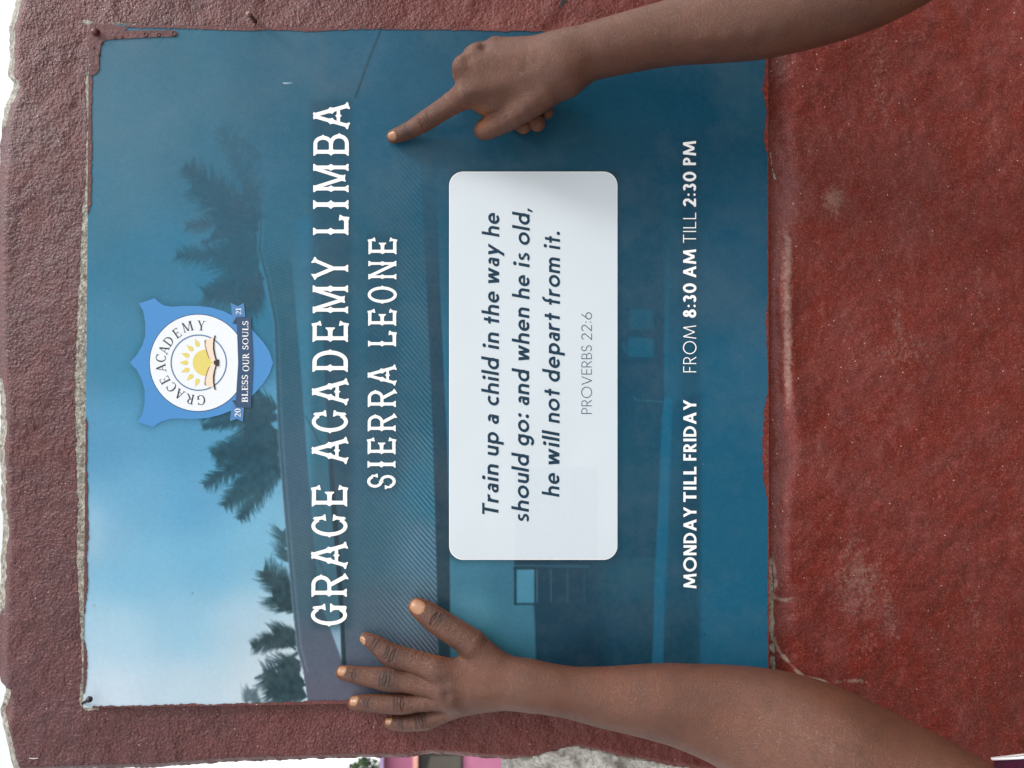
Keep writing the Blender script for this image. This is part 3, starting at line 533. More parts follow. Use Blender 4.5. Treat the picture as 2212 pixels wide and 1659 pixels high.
# --- flared, spurred display letters
def tus(x0, y0, x1, y1, w=.125, f0=.128, f1=.128, spur=.0, st0=0., st1=0.):
    L = math.hypot(x1 - x0, y1 - y0); dx, dy = (x1 - x0) / L, (y1 - y0) / L; prof = []
    def end(f):
        return [(0, f * .92), (.018, f), (.035, f * .97), (.055, f * .82), (.08, f * .62), (.115, max(w / 2, f * .5))]
    s0 = end(f0) if f0 else [(0, w / 2)]; s1 = end(f1) if f1 else [(0, w / 2)]
    prof = s0 + ([(L / 2 - .10, w / 2), (L / 2 - .05, w / 2 + spur * .3), (L / 2 - .018, w / 2 + spur * .75), (L / 2, w / 2 + spur), (L / 2 + .018, w / 2 + spur * .75), (L / 2 + .05, w / 2 + spur * .3), (L / 2 + .10, w / 2)] if spur else []) + [(L - s, h) for s, h in s1[::-1]]
    P = lambda s, h: (x0 + dx * s - dy * h, y0 + dy * s + dx * h)
    out = []
    for (a, ha), (b, hb) in zip(prof[:-1], prof[1:]):
        if b <= a: continue
        out.append([P(a, -ha), P(b, -hb), P(b, hb), P(a, ha)])
    if f0: out = out[1:] + [[P(0, -f0 * .92), P(.018, -f0), P(.018, 0), P(.012, 0), P(0, -f0 * .3)], [P(0, f0 * .92), P(.018, f0), P(.018, 0), P(.012, 0), P(0, f0 * .3)]]
    return out
def spike(x, y, dx, dy, s=.06, b=.09): return [[(x - dy * b, y + dx * b), (x - dy * b * .35 + dx * s * .4, y + dx * b * .35 + dy * s * .4), (x + dx * s, y + dy * s), (x + dy * b * .35 + dx * s * .4, y - dx * b * .35 + dy * s * .4), (x + dy * b, y - dx * b)]]
def western(ch):
    S = lambda x: tus(x, 0, x, 1, spur=.062)
    if ch == 'I': return S(.13)
    if ch == 'L': return S(.13) + tus(.13, .062, .60, .062, .12, 0, 0) + tus(.57, -.02, .60, .26, .10, .0, .10) + [[(.44, .1), (.53, .12), (.53, .2), (.5, .14)]]
    if ch == 'E': return S(.13) + tus(.13, .062, .60, .062, .115, 0, 0) + tus(.13, .94, .60, .94, .115, 0, 0) + tus(.575, -.02, .63, .24, .09, 0, .085) + tus(.575, 1.02, .63, .76, .09, 0, .085) + tus(.13, .5, .49, .5, .11, 0, .135)
    if ch == 'D': return S(.13) + bar(.13, 0, .34, .12) + bar(.13, .88, .34, 1) + arc(.34, .5, .36, .5, .135, -90, 90, .12) + spike(.69, .5, 1, 0, .05) + spike(.575, .5, 1, 0, .03, .05)
    if ch == 'O': return arc(.36, .5, .34, .52, .125, 0, 360, .11) + spike(.69, .5, 1, 0, .05) + spike(.03, .5, -1, 0, .05)
    if ch == 'C' or ch == 'G':
        o = arc(.38, .5, .34, .51, .13, 45, 315, .11) + spike(.05, .5, -1, 0, .06) + tus(.635, .84, .66, .60, .10, 0, .11)
        o += [[(.55, .86), (.62, .97), (.68, .93), (.69, .78), (.58, .76)]]
        if ch == 'C': return o + tus(.635, .16, .66, .40, .10, 0, .11) + [[(.55, .14), (.62, .03), (.68, .07), (.69, .22), (.58, .24)]]
        return o + tus(.63, .02, .63, .47, .125, 0, .15) + [[(.5, .03), (.66, .0), (.69, .1), (.6, .2)]]
    if ch == 'B': return S(.13) + bar(.13, .89, .40, 1) + bar(.13, .45, .42, .56) + bar(.13, 0, .40, .11) + arc(.38, .725, .26, .275, .125, -90, 90, .11) + arc(.40, .275, .29, .275, .13, -90, 90, .11) + spike(.63, .73, 1, 0, .05, .07) + spike(.68, .27, 1, 0, .05, .07) + spike(.52, .73, 1, 0, .03, .05) + spike(.56, .27, 1, 0, .03, .05)
    if ch == 'R': return S(.13) + bar(.13, .89, .40, 1) + bar(.13, .44, .40, .55) + arc(.38, .72, .29, .28, .125, -90, 90, .11) + spike(.66, .73, 1, 0, .05, .07) + spike(.545, .73, 1, 0, .03, .05) + tus(.36, .5, .66, 0, .125, 0, .105)
    if ch == 'A': return tus(.10, 0, .42, 1, .115, .115, .0, .05) + tus(.76, 0, .44, 1, .125, .115, 0, .05) + bar(.24, .25, .62, .345) + spike(.43, .345, 0, 1, .05, .06) + spike(.43, .25, 0, -1, .05, .06) + [[(.31, 1), (.33, .955), (.37, .90), (.49, .90), (.53, .955), (.55, 1), (.5, 1.0), (.43, .985), (.36, 1)]]
    if ch == 'M': return tus(.12, 0, .12, 1, .115, .12, .12, .055) + tus(.84, 0, .84, 1, .125, .12, .12, .055) + tus(.16, .96, .48, .12, .115, 0, .12) + tus(.80, .96, .48, .12, .115, 0, 0) + [[(.42, .16), (.37, .13), (.36, .09), (.48, .105), (.6, .09), (.59, .13), (.54, .16)]]
    if ch == 'N': return tus(.12, 0, .12, 1, .11, .12, .12, .05) + tus(.70, 0, .70, 1, .11, .12, .12, .05) + tus(.13, .98, .69, .03, .125, 0, 0)
    if ch == 'Y': return tus(.40, 0, .40, .5, .125, .125, 0) + tus(.10, 1, .40, .42, .125, .115, 0) + tus(.70, 1, .40, .42, .115, .115, 0)
    if ch == 'S': return arc(.32, .735, .28, .275, .125, 20, 268, .11) + arc(.32, .275, .29, .285, .125, 88, -160, .11) + tus(.575, .86, .585, .63, .08, 0, .09) + tus(.07, .14, .06, .38, .08, 0, .09) + spike(.32, .56, .4, .9, .05, .05) + spike(.3, .46, -.4, -.9, .05, .05)
def bbox(ps):
    xs = [p[0] for q in ps for p in q]; ys = [p[1] for q in ps for p in q]; return min(xs), max(xs), min(ys), max(ys)
def lay(polys, y0, y1, xt, xb, box, shear=0):
    """map em box (x0,x1, 0..1) to photo: along = y0->y1 (downwards text runs up the picture), cap from xb (baseline) to xt"""
    vs, fs = union([[(x + shear * y, y) for x, y in q] for q in polys])
    a, b = box; return [(xb + (xt - xb) * y, y0 + (y1 - y0) * (x - a) / (b - a)) for x, y in vs], fs
def base_x(y, xb, slope=-.0045): return xb + slope * (y - 800)
pieces = []
L1 = [('G', 1354.2, 1303.6), ('R', 1289.6, 1238.4), ('A', 1229.4, 1170.4), ('C', 1161.9, 1111.3), ('E', 1094.4, 1048), ('A', 1002.8, 943.8), ('C', 936.8, 886.1), ('A', 876, 817), ('D', 803.8, 754.6), ('E', 739.1, 693.3), ('M', 677.3, 616.5), ('Y', 604.7, 555.2),
      ('L', 508.2, 464.1), ('I', 452, 432.3), ('M', 415.5, 354.2), ('B', 336.8, 287.6), ('A', 279.7, 221)]
for ch, a, b in L1:
    ps = western(ch); x0, x1, _, _ = bbox(ps); ym = (a + b) / 2; xb = base_x(ym, 751.3); pieces.append(lay(ps, a, b, xb - 76.5, xb, (x0, x1)))
print_shape('title_lettering', pieces, M_WHITE, .0003)
pieces = []
for ch, a, b in [('S', 1057, 1023.3), ('I', 1010.6, 996), ('E', 981.7, 945.1), ('R', 932.2, 893.1), ('R', 879.7, 840.3), ('A', 833.3, 787.7), ('L', 748.9, 714.4), ('E', 704, 667.4), ('O', 656.7, 617), ('N', 603.8, 563.6), ('E', 549.6, 513.3)]:
    ps = western(ch); x0, x1, _, _ = bbox(ps); ym = (a + b) / 2; xb = base_x(ym, 855.3); pieces.append(lay(ps, a, b, xb - 60.5, xb, (x0, x1)))
print_shape('subtitle_lettering', pieces, M_WHITE, .0003)
def word(txt, y0, y1, xt, xb, glyph, w, gap, shear=0, slope=-.002):
    polys, x = [], 0
    for ch in txt:
        if ch == ' ': x += .35; continue
        ps = glyph(ch, w) if w else glyph(ch); a, b, _, _ = bbox(ps)
        for q in ps: polys.append([(px - a + x, py) for px, py in q])
        x += b - a + gap
    sh = [[(px + shear * py, py) for px, py in q] for q in polys]; a, b, _, _ = bbox(sh)
    ym = (y0 + y1) / 2; d = slope * (ym - 800)
    vs, fs = union(sh); return [(xb + d + (xt - xb) * y, y0 + (y1 - y0) * (px - a) / (b - a)) for px, y in vs], fs
pc = [word(t, a, b, 1476, 1504, sans, .185, .14, 0, .0012) for t, a, b in [('MONDAY', 1271.3, 1095.4), ('TILL', 1084.5, 1008.4), ('FRIDAY', 995.2, 863.9)]]
print_shape('opening_days_lettering', pc, M_WHITE, .0003)
pc = [word(t, a, b, 1476, 1504, sans, .185, .14, 0, .0012) for t, a, b in [('8:30', 686.7, 612.2), ('AM', 600, 538.8), ('2:30', 446.9, 371.2), ('PM', 357, 304.7)]]
pc += [word(t, a, b, 1476, 1504, sans, .075, .19, 0, .0012) for t, a, b in [('FROM', 804.4, 703.2), ('TILL', 525, 459.5)]]
print_shape('opening_hours_lettering', pc, M_WHITE, .0003)

# card with rounded corners
def rrect(x0, x1, y0, y1, r):
    out = []
    for cx, cy, a in ((x1 - r, y1 - r, 0), (x0 + r, y1 - r, 90), (x0 + r, y0 + r, 180), (x1 - r, y0 + r, 270)):
        out += [(cx + r * math.cos(math.radians(a + k * 9)), cy + r * math.sin(math.radians(a + k * 9))) for k in range(11)]
    return out
m = N('pale_card_print', .3, .12)
c = m.ramp(m.noise(2.2, 2), [(.3, alb((218, 230, 238))), (.7, alb((224, 234, 241)))]); c = m.mix(m.ramp(m.noise(1400, 3, .8), [(.3, .12), (.7, 0)]), c, alb((190, 205, 218)))
M_CARD = m.out(c, m.bump(m.noise(9, 2), .004, .35))
pf = rrect(970.3, 1333.6, 371, 1209.5, 30); print_shape('card_edge', [(pf, [list(range(len(pf)))])], M_WHITE, .0001)
pf = rrect(971.6, 1332.3, 372.4, 1208.1, 29); print_shape('verse_card', [(pf, [list(range(len(pf)))])], M_CARD, .0002)
M_GHOST = flat('card_ghost_print', alb((215, 227, 236)), .3, .12); M_GHOST2 = flat('card_ghost_light', alb((216, 227, 236)), .3, .12)
print_shape('card_shade_print', [([(1113, 1204), (1113, 1010), (1290, 1010), (1290, 1204)], [(0, 1, 2, 3)])], M_GHOST, .00025)
print_shape('card_bar_print', [([(x, 1105), (x, 1035), (x + 5, 1035), (x + 5, 1105)], [(0, 1, 2, 3)]) for x in (1153, 1193, 1236)], M_GHOST2, .0003)
SH = .16; pc = []
A_ = (1039.6, 1077.6); B_ = (1105.3, 1143.2); C_ = (1171.0, 1209.0)
for t, a, b, (xt, xb) in [('Train', 1110.9, 1002.7, A_), ('up', 984.7, 933.3, A_), ('a', 916.4, 894.9, A_), ('child', 876.4, 769.4, A_), ('in', 755.1, 718, A_), ('the', 699.5, 629.4, A_), ('way', 612, 525.9, A_), ('he', 512, 459.9, A_),
        ('should', 1127.8, 977.3, B_), ('go:', 963.4, 892.6, B_), ('and', 875.9, 794.9, B_), ('when', 778.7, 664.1, B_), ('he', 646.7, 594.2, B_), ('is', 578, 546.1, B_), ('old,', 529.4, 449.5, B_),
        ('he', 1073.8, 1021.7, C_), ('will', 1003.7, 928.7, C_), ('not', 914.8, 839.6, C_), ('depart', 825, 675.7, C_), ('from', 659, 556, C_), ('it.', 539.3, 500.5, C_)]:
    pc.append(word(t, a, b, xt, xb, lower, .148, .115, SH, -.003))
pc += [word(t, a, b, 1256, 1278.2, sans, .062, .17, 0, -.001) for t, a, b in (('PROVERBS', 894, 746.3), ('22:6', 734.7, 675))]
print_shape('verse_lettering', pc, M_PANELTXT, .0004)

# crest
def cz(pts): return [(263.3 + .21495 * x, 603.5 + .21495 * y) for x, y in pts]
def poly(name, pts, mat, lift, conv=True):
    pts = cz(pts) if conv else pts; vs, fs = union([pts]); return print_shape(name, [(vs, fs)], mat, lift)
def circ(cx, cy, r, n=72, a0=0, a1=360): return [(cx + r * math.cos(math.radians(a0 + (a1 - a0) * i / n)), cy + r * math.sin(math.radians(a0 + (a1 - a0) * i / n))) for i in range(n)]
K = {k: flat('crest_' + k, alb(c), .3, .4) for k, c in dict(blue=(66, 142, 208), rim=(26, 62, 98), white=(240, 246, 252), ring=(92, 128, 166), yellow=(232, 216, 116), cream=(246, 226, 204), ink=(44, 34, 34), page=(128, 108, 88), ribbon=(38, 74, 112), tail=(72, 132, 190), fold=(34, 56, 84), glyph=(38, 54, 74)).items()}
poly('crest_shield', crest_c, K['blue'], .0002, False)
poly('crest_disc_rim', circ(765, 840, 491), K['rim'], .0003)
poly('crest_disc', circ(765, 840, 484), K['white'], .0004)
rg = arc(772, 838, 284, 284, 13, 0, 360, n=72); vs, fs = union(rg); print_shape('crest_ring', [(cz(vs), fs)], K['ring'], .0005)
poly('crest_sun', [(min(x, 925), y) for x, y in circ(842, 838, 132)], K['yellow'], .0005)
for ang in (0, 21, -21, 43, -43, 66, -66):
    a = math.radians(180 + ang); ux, uy = math.cos(a), math.sin(a); r0, r1 = (176, 268)
    pts = [(842 + ux * (r0 + (r1 - r0) * t) - uy * wv, 838 + uy * (r0 + (r1 - r0) * t) + ux * wv) for t, wv in ((0, 0), (.05, 14), (.22, 25), (.42, 22), (.7, 10), (1, 0), (.7, -10), (.42, -22), (.22, -25), (.05, -14))]
    poly('crest_sun_ray', pts, K['yellow'], .0005)
for sd in (-1, 1):
    q = lambda pts: [(x, 838 + sd * y) for x, y in pts]
    poly('crest_page', q([(905, 6), (880, 45), (862, 90), (845, 140), (826, 200), (826, 222), (840, 228), (895, 250), (918, 246), (922, 150), (935, 60), (935, 6)]), K['cream'], .0006)
    poly('crest_page_shade', q([(890, 28), (868, 55), (848, 110), (832, 175), (830, 222), (845, 230), (838, 180), (856, 112), (874, 60)]), K['page'], .0007)
    vs, fs = union([[(935 + 0, 838 + 270 * sd), (943, 838 + 274 * sd), (944, 838 + 262 * sd), (938, 838 + 258 * sd)]] + [[(a[0] - 7, 838 + sd * a[1]), (b[0] - 7, 838 + sd * b[1]), (b[0] + 7, 838 + sd * b[1]), (a[0] + 7, 838 + sd * a[1])] for a, b in zip([(936, 272), (922, 200), (921, 140), (932, 80), (950, 20)][:-1], [(922, 200), (921, 140), (932, 80), (950, 20)])])
    print_shape('crest_book_cover', [(cz(vs), fs)], K['ink'], .0008)
poly('crest_book_spine', [(922, 838), (928, 818), (945, 815), (955, 806), (976, 806), (976, 872), (955, 872), (945, 862), (928, 858)], K['ink'], .0009)
poly('crest_ribbon_tail', [(1093, 237), (1165, 270), (1226, 237), (1240, 376), (1170, 376), (1112, 446), (1104, 330)], K['tail'], .0005)
poly('crest_ribbon_tail', [(1085, 1427), (1158, 1402), (1216, 1430), (1228, 1280), (1165, 1280), (1108, 1216), (1098, 1330)], K['tail'], .0005)
poly('crest_ribbon_fold', [(1150, 376), (1112, 446), (1160, 450)], K['fold'], .0006); poly('crest_ribbon_fold', [(1108, 1216), (1150, 1282), (1150, 1216)], K['fold'], .0006)
poly('crest_ribbon', [(1152, 376), (1298, 382), (1318, 840), (1298, 1292), (1140, 1286), (1168, 840)], K['ribbon'], .0007)
def wz(t, y0, y1, xt, xb, gap=.13):
    vs, fs = word(t, y0, y1, xt, xb, serif, 0, gap, 0, 0); return cz(vs), fs
print_shape('crest_ribbon_lettering', [wz('BLESS', 1235, 962, 1206, 1266), wz('OUR', 925, 742, 1214, 1278), wz('SOULS', 705, 420, 1212, 1270), wz('21', 352, 290, 1145, 1198, .1), wz('20', 1382, 1300, 1134, 1192, .1)], M_WHITE, .0008)
pc = []
for ch, x, y in [('G', 795, 1214), ('R', 682, 1204), ('A', 578, 1155), ('C', 500, 1085), ('E', 432, 1015), ('A', 393, 892), ('C', 390, 795), ('A', 422, 706), ('D', 470, 622), ('E', 552, 542), ('M', 660, 477), ('Y', 797, 466)]:
    ps = serif(ch); a, b, _, _ = bbox(ps); vs, fs = union(ps); ux, uy = x - 765, y - 840; r = math.hypot(ux, uy); ux /= r; uy /= r     # outward = up
    tx, ty = -uy, ux                                                        # reading direction (clockwise seen upright)
    if True: pc.append((cz([(x + ux * (v_ - .5) * 98 + tx * (u_ - (a + b) / 2) * 98, y + uy * (v_ - .5) * 98 + ty * (u_ - (a + b) / 2) * 98) for u_, v_ in vs]), fs))
print_shape('crest_name_lettering', pc, K['glyph'], .0005)

# red wall paint slopped over the sign's edges
def smear(name, inner, outer, lift=.0005):
    """two polylines of photo px with equal length"""
    n = len(inner); P = list(W([p[0] for p in inner], [p[1] for p in inner], lift)) + list(W([p[0] for p in outer], [p[1] for p in outer], lift)) + list(W([p[0] for p in outer], [p[1] for p in outer], -.003))
    f = [(i, i + 1, n + i + 1, n + i) for i in range(n - 1)] + [(n + i, n + i + 1, 2 * n + i + 1, 2 * n + i) for i in range(n - 1)]
    return mesh_obj(name, P, f, M_SMEAR, sign)
def edge_smear(axis, prof, n, seed):
    """axis: 'L','R' edges run in photo y; 'T','B' in photo x"""
    s = np.linspace(prof[0][0], prof[-1][0], n); th = interp(s, prof) ; th = np.where(th > .4, np.maximum(th + 2.6 * vnoise(s, s * 0, 7, seed) + 1.6 * vnoise(s, s * 0, 2.6, seed + 1), .1), .05)
    if axis == 'L': ex = np.interp(s, [52, 1529], [193, 180]) - .6; return smear('paint_smear', list(zip(ex + th, s)), list(zip(ex, s)))
    if axis == 'R': ex = np.interp(s, [67, 1506], [1658.5, 1661.5]) + .6; return smear('paint_smear', list(zip(ex - th, s)), list(zip(ex, s)))
    if axis == 'T': u_ = (s - 193) / 1465.; ey = 52 + 15 * u_ + 14.4 * u_ * (1 - u_) - .6; return smear('paint_smear', list(zip(s, ey + th)), list(zip(s, ey)))
    if axis == 'B': ey = np.interp(s, [180, 1661], [1529, 1506]) + .6; return smear('paint_smear', list(zip(s, ey - th)), list(zip(s, ey)))
edge_smear('L', [(160, 8), (250, 7), (330, 8), (440, 7), (462, 0)], 200, 61)
edge_smear('L', [(900, 0), (915, 2.5), (1020, 4), (1100, 6), (1160, 9), (1200, 4), (1260, 8), (1300, 4), (1330, 0), (1380, 0), (1410, 7), (1440, 8), (1480, 6), (1500, 0)], 420, 62)
edge_smear('T', [(270, 6), (330, 7), (420, 7), (520, 9), (620, 6), (655, 9), (720, 5), (780, 2), (900, 2), (1050, 2.5), (1090, 4), (1180, 3), (1400, 2)], 500, 63)
edge_smear('R', [(118, 4), (170, 8), (190, 13), (215, 8), (240, 3), (270, 6), (305, 11), (330, 3), (360, 1.5), (650, 2), (690, 6), (740, 4), (800, 2), (850, 2), (880, 9), (950, 14), (1030, 13), (1075, 5), (1100, 2), (1180, 3), (1300, 4), (1420, 3), (1500, 2)], 700, 64)
edge_smear('B', [(200, 3), (330, 4), (420, 6), (440, 3), (560, 5), (700, 8), (760, 8), (1000, 6), (1600, 4)], 500, 65)
def blob(name, pts, lift, mat, h2=None):
    vs, fs = union([pts]); return print_shape(name, [(vs, fs)], mat, lift)
wob = lambda pts, s: [(x + random.uniform(-s, s), y + random.uniform(-s, s)) for x, y in pts]
blob('paint_smear', [(193, 52), (240, 53), (262, 56), (275, 62), (268, 67), (300, 66), (340, 66), (375, 66), (383, 69), (384, 75), (379, 79), (340, 80), (300, 82), (262, 84), (232, 86), (222, 90), (218, 100), (216, 112), (214, 122), (214, 150), (209, 158), (203, 162), (192.5, 164)], .0007, M_SMEAR)
def ringblob(name, x, y, r, tube, lift, mat):
    V, Fs = [], []; n, k = 20, 8; s = .4115e-3; c = W(x, y, lift)
    for i in range(n):
        a = 2 * math.pi * i / n
        for j in range(k):
            b = 2 * math.pi * j / k; R = r * s + tube * s * math.cos(b); V.append((c[0] + R * math.cos(a), c[1] - tube * s * math.sin(b) * .8, c[2] + R * math.sin(a)))
    for i in range(n):
        for j in range(k): Fs.append((i * k + j, i * k + (j + 1) % k, ((i + 1) % n) * k + (j + 1) % k, ((i + 1) % n) * k + j))
    return mesh_obj(name, V, Fs, mat, sign, True)
for x, y, r in ((314, 75, 4.2), (342, 75, 3.4), (375, 72.5, 4.6), (247, 81, 2.4), (262, 80, 2.2), (219, 93, 2), (202, 104, 1.8), (213, 118, 1.8)): ringblob('paint_blister', x, y, r, 1.5, .0008, M_SMEAR)
def lathe(name, base, axis, prof, mat, parent, n=20):
    ax = Vector(axis).normalized(); u_ = ax.orthogonal().normalized(); v_ = ax.cross(u_); V, Fs = [], []
    for s, r in prof:
        for i in range(n):
            a = 2 * math.pi * i / n; V.append(Vector(base) + ax * s + u_ * r * math.cos(a) + v_ * r * math.sin(a))
    m_ = len(prof)
    for j in range(m_ - 1):
        for i in range(n): Fs.append((j * n + i, j * n + (i + 1) % n, (j + 1) * n + (i + 1) % n, (j + 1) * n + i))
    Fs.append(tuple(range((m_ - 1) * n, m_ * n))); Fs.append(tuple(range(n - 1, -1, -1)))
    return mesh_obj(name, V, Fs, mat, parent, True)
lathe('painted_screw', W(208.5, 71.5, 0), (0, -1, 0), [(0, .0036), (.001, .0035), (.002, .0028), (.0026, .0030), (.0040, .0028), (.0047, .0018), (.0050, .0004)], M_SMEAR, sign)
p0 = W(178, 1520, .001); p1 = W(200, 1507, .012)
lathe('bent_screw', p0, p1 - p0, [(0, .0012), (.008, .0013), (.012, .0014), (.0125, .0024), (.0145, .0027), (.0162, .0018), (.0167, .0004)], M_SCREW, sign)
m = N('rusty_nail', .5, .5); m.b.inputs['Metallic'].default_value = .3
M_NAIL = m.out(m.ramp(m.noise(900), [(.35, lin((60, 36, 34))), (.55, lin((120, 84, 76))), (.7, lin((210, 200, 190)))]), m.bump(m.noise(900), .0005))
p0 = W(551, 46, -.003); p1 = W(536, 29, .016)
nail = lathe('nail', p0, p1 - p0, [(0, .0020), (.006, .0021), (.010, .0019), (.015, .0018), (.0155, .0026), (.018, .0024), (.0185, .0005)], M_NAIL, None)
tag(nail, 'short rusty nail end sticking out of the red wall just beside the sign', 'nail')
# scratches and old tar marks on the wall
M_TAR = flat('tar_mark', (.02, .022, .026), .5, .3)
def wallmark(name, pts, wid, mat, lift=.0012):
    P, Fs = [], []; p = np.array(pts, float); d = np.gradient(p, axis=0); d /= np.linalg.norm(d, axis=1)[:, None]; nn = np.stack([-d[:, 1], d[:, 0]], 1)
    w_ = np.array(wid)[:, None]; A = p + nn * w_; B_2 = p - nn * w_
    for q in (A, B_2): P.append(W(q[:, 0], q[:, 1], wall_h(q[:, 0], q[:, 1]) + lift))
    P = np.concatenate(P); n = len(p); return mesh_obj(name, P, [(i, i + 1, n + i + 1, n + i) for i in range(n - 1)], mat, wall)
wallmark('dark_mark', [(1222, -4), (1216, 4), (1211, 11), (1208, 20)], [4, 3.5, 3, .8], M_TAR)
M_CHIP = flat('pale_chip', (.6, .5, .5), .6, .3); wallmark('pale_scratch', [(63, 1638), (72, 1639), (82, 1638)], [.9, 1.1, .8], M_CHIP)

# ------------------------------------------------------------------ hands and arms: signed distance shapes
def cap(a, b, ra, rb): return (np.array(a, float), np.array(b, float), ra, rb)
def d_cap(P, c):
    a, b, ra, rb = c; ba = b - a; pa = P - a; t = np.clip((pa @ ba) / (ba @ ba), 0, 1)
    return np.linalg.norm(pa - t[:, None] * ba, axis=1) - (ra + (rb - ra) * t)
def smin(a, b, k):
    h = np.clip(.5 + .5 * (b - a) / k, 0, 1); return b + (a - b) * h - k * h * (1 - h)
class Body:
    """groups of tapered capsules: a core, and chains that blend into it but hardly into each other"""
    def __init__(s): s.core = []; s.ch = []; s.bumps = []; s.creases = []
    def d(s, P, detail=False):
        out = np.empty(len(P)); o = np.argsort(P[:, 2], kind='stable')
        for q in np.array_split(o, max(1, len(P) // 6000)): out[q] = s.d0(P[q], detail)
        return out
    def d0(s, P, detail):
        lo = P.min(0); hi = P.max(0)
        def far(c): a, b, ra, rb = c; m_ = max(ra, rb) + .03; return (np.minimum(a, b) - m_ > hi).any() or (np.maximum(a, b) + m_ < lo).any()
        r = None
        keep = [(c, k) for c, k in s.core if not far(c)] or s.core[:1]
        for c, k in keep: dd = d_cap(P, c); r = dd if r is None else smin(r, dd, k)
        rr = None; arms_ = []
        for caps, k, kc in s.ch:
            caps = [c for c in caps if not far(c)]
            if not caps: continue
            q = None
            for c in caps: dd = d_cap(P, c); q = dd if q is None else smin(q, dd, k)
            if kc: arms_.append((q, kc)); continue
            rr = q if rr is None else smin(rr, q, .0015)
        for q, kc in arms_: r = smin(r, q, kc)
        if rr is not None: r = smin(r, rr, .0025)
        for c, rad, amp in s.bumps:
            if (c - rad * 3 > hi).any() or (c + rad * 3 < lo).any(): continue
            r = r - amp * np.exp(-((P - c) ** 2).sum(1) / rad ** 2)
        if detail:
            for c, ax, nrm, wid, sig, amp, bow in s.creases:
                if (c - wid * 3 > hi).any() or (c + wid * 3 < lo).any(): continue
                q = P - c; al = q @ ax; up = q @ nrm; la = q - al[:, None] * ax - up[:, None] * nrm; la = np.linalg.norm(la, axis=1)
                r = r + amp * np.exp(-((al + bow * la * la / wid) / sig) ** 2) * np.exp(-(la / wid) ** 2) * (up > -.002)
        return r
    def grad(s, P, detail=False, e=.0004):
        d0 = s.d(P, detail); g = np.stack([s.d(P + np.eye(3)[i] * e, detail) - d0 for i in range(3)], 1) / e
        return d0, g
    def mesh(s, vox):
        pts = [(c[0], c[1], max(c[2], c[3])) for c, _ in s.core] + [(c[0], c[1], max(c[2], c[3])) for ch in s.ch for c in ch[0]]
        lo = np.min([np.minimum(a, b) - r for a, b, r in pts], 0) - .006; hi = np.max([np.maximum(a, b) + r for a, b, r in pts], 0) + .006
        bs = 6; nb = np.ceil((hi - lo) / (vox * bs)).astype(int); n = nb * bs + 1
        ax = [lo[i] + (np.arange(nb[i]) + .5) * bs * vox for i in range(3)]
        C = np.stack(np.meshgrid(*ax, indexing='ij'), -1).reshape(-1, 3); dc = s.d(C)
        D = np.repeat(np.repeat(np.repeat(dc.reshape(nb), bs, 0), bs, 1), bs, 2).astype(np.float32); D = np.pad(D, ((0, 1),) * 3, mode='edge')
        D = np.where(D > 0, 1, -1).astype(np.float32)
        act = np.argwhere(np.abs(dc.reshape(nb)) < vox * bs * 1.1)
        o = np.stack(np.meshgrid(*[np.arange(bs + 1)] * 3, indexing='ij'), -1).reshape(-1, 3)
        I = (act[:, None] * bs + o[None]).reshape(-1, 3); key = np.unique((I[:, 0] * n[1] + I[:, 1]) * n[2] + I[:, 2])
        kx, r_ = np.divmod(key, n[1] * n[2]); ky, kz = np.divmod(r_, n[2]); PP = lo + np.stack([kx, ky, kz], 1) * vox
        val = np.concatenate([s.d(q) for q in np.array_split(PP, max(1, len(PP) // 200000))]); D[kx, ky, kz] = val
        S = D < 0; cnt = sum(S[i:i + n[0] - 1, j:j + n[1] - 1, k:k + n[2] - 1].astype(np.int8) for i in (0, 1) for j in (0, 1) for k in (0, 1))
        cell = (cnt > 0) & (cnt < 8); vid = np.full(cell.shape, -1, np.int64); vid[cell] = np.arange(cell.sum()); cc = np.argwhere(cell); V = lo + (cc + .5) * vox
        Fs = []
        for axn in range(3):
            sl0 = [slice(None)] * 3; sl1 = [slice(None)] * 3; sl0[axn] = slice(0, -1); sl1[axn] = slice(1, None)
            s0, s1 = S[tuple(sl0)], S[tuple(sl1)]; e = np.argwhere(s0 != s1); b_, c_ = [(1, 2), (2, 0), (0, 1)][axn]
            ok = (e[:, b_] > 0) & (e[:, c_] > 0) & (e[:, b_] < n[b_] - 1) & (e[:, c_] < n[c_] - 1); e = e[ok]; ins = s0[tuple(e.T)]
            def cid(db, dc_): q = e.copy(); q[:, b_] += db; q[:, c_] += dc_; return vid[tuple(q.T)]
            f = np.stack([cid(-1, -1), cid(0, -1), cid(0, 0), cid(-1, 0)], 1); f[~ins] = f[~ins][:, ::-1]; Fs.append(f)
        Fq = np.concatenate(Fs); Fq = Fq[(Fq >= 0).all(1)]
        for _ in range(3): V = s.project(V, False)
        # one linear quad subdivision
        E = np.sort(np.concatenate([Fq[:, [0, 1]], Fq[:, [1, 2]], Fq[:, [2, 3]], Fq[:, [3, 0]]]), 1); ek = E[:, 0] * len(V) + E[:, 1]; uq, inv = np.unique(ek, return_inverse=True); inv = inv.ravel()
        em = (V[uq // len(V)] + V[uq % len(V)]) / 2; nv, ne, nf = len(V), len(uq), len(Fq); fm = V[Fq].mean(1); em_i = nv + inv.reshape(4, nf).T; fi = nv + ne + np.arange(nf)
        V = np.concatenate([V, em, fm]); Fq = np.concatenate([np.stack([Fq[:, k], em_i[:, k], fi, em_i[:, k - 1]], 1) for k in range(4)])
        V = s.project(V, False); V = s.project(V, True)
        return V, Fq
    def project(s, V, detail):
        out = []
        for q in np.array_split(V, max(1, len(V) // 120000)):
            d, g = s.grad(q, detail); g2 = (g ** 2).sum(1); out.append(q - (np.clip(d, -.002, .002) / np.maximum(g2, .3))[:, None] * g)
        return np.concatenate(out)
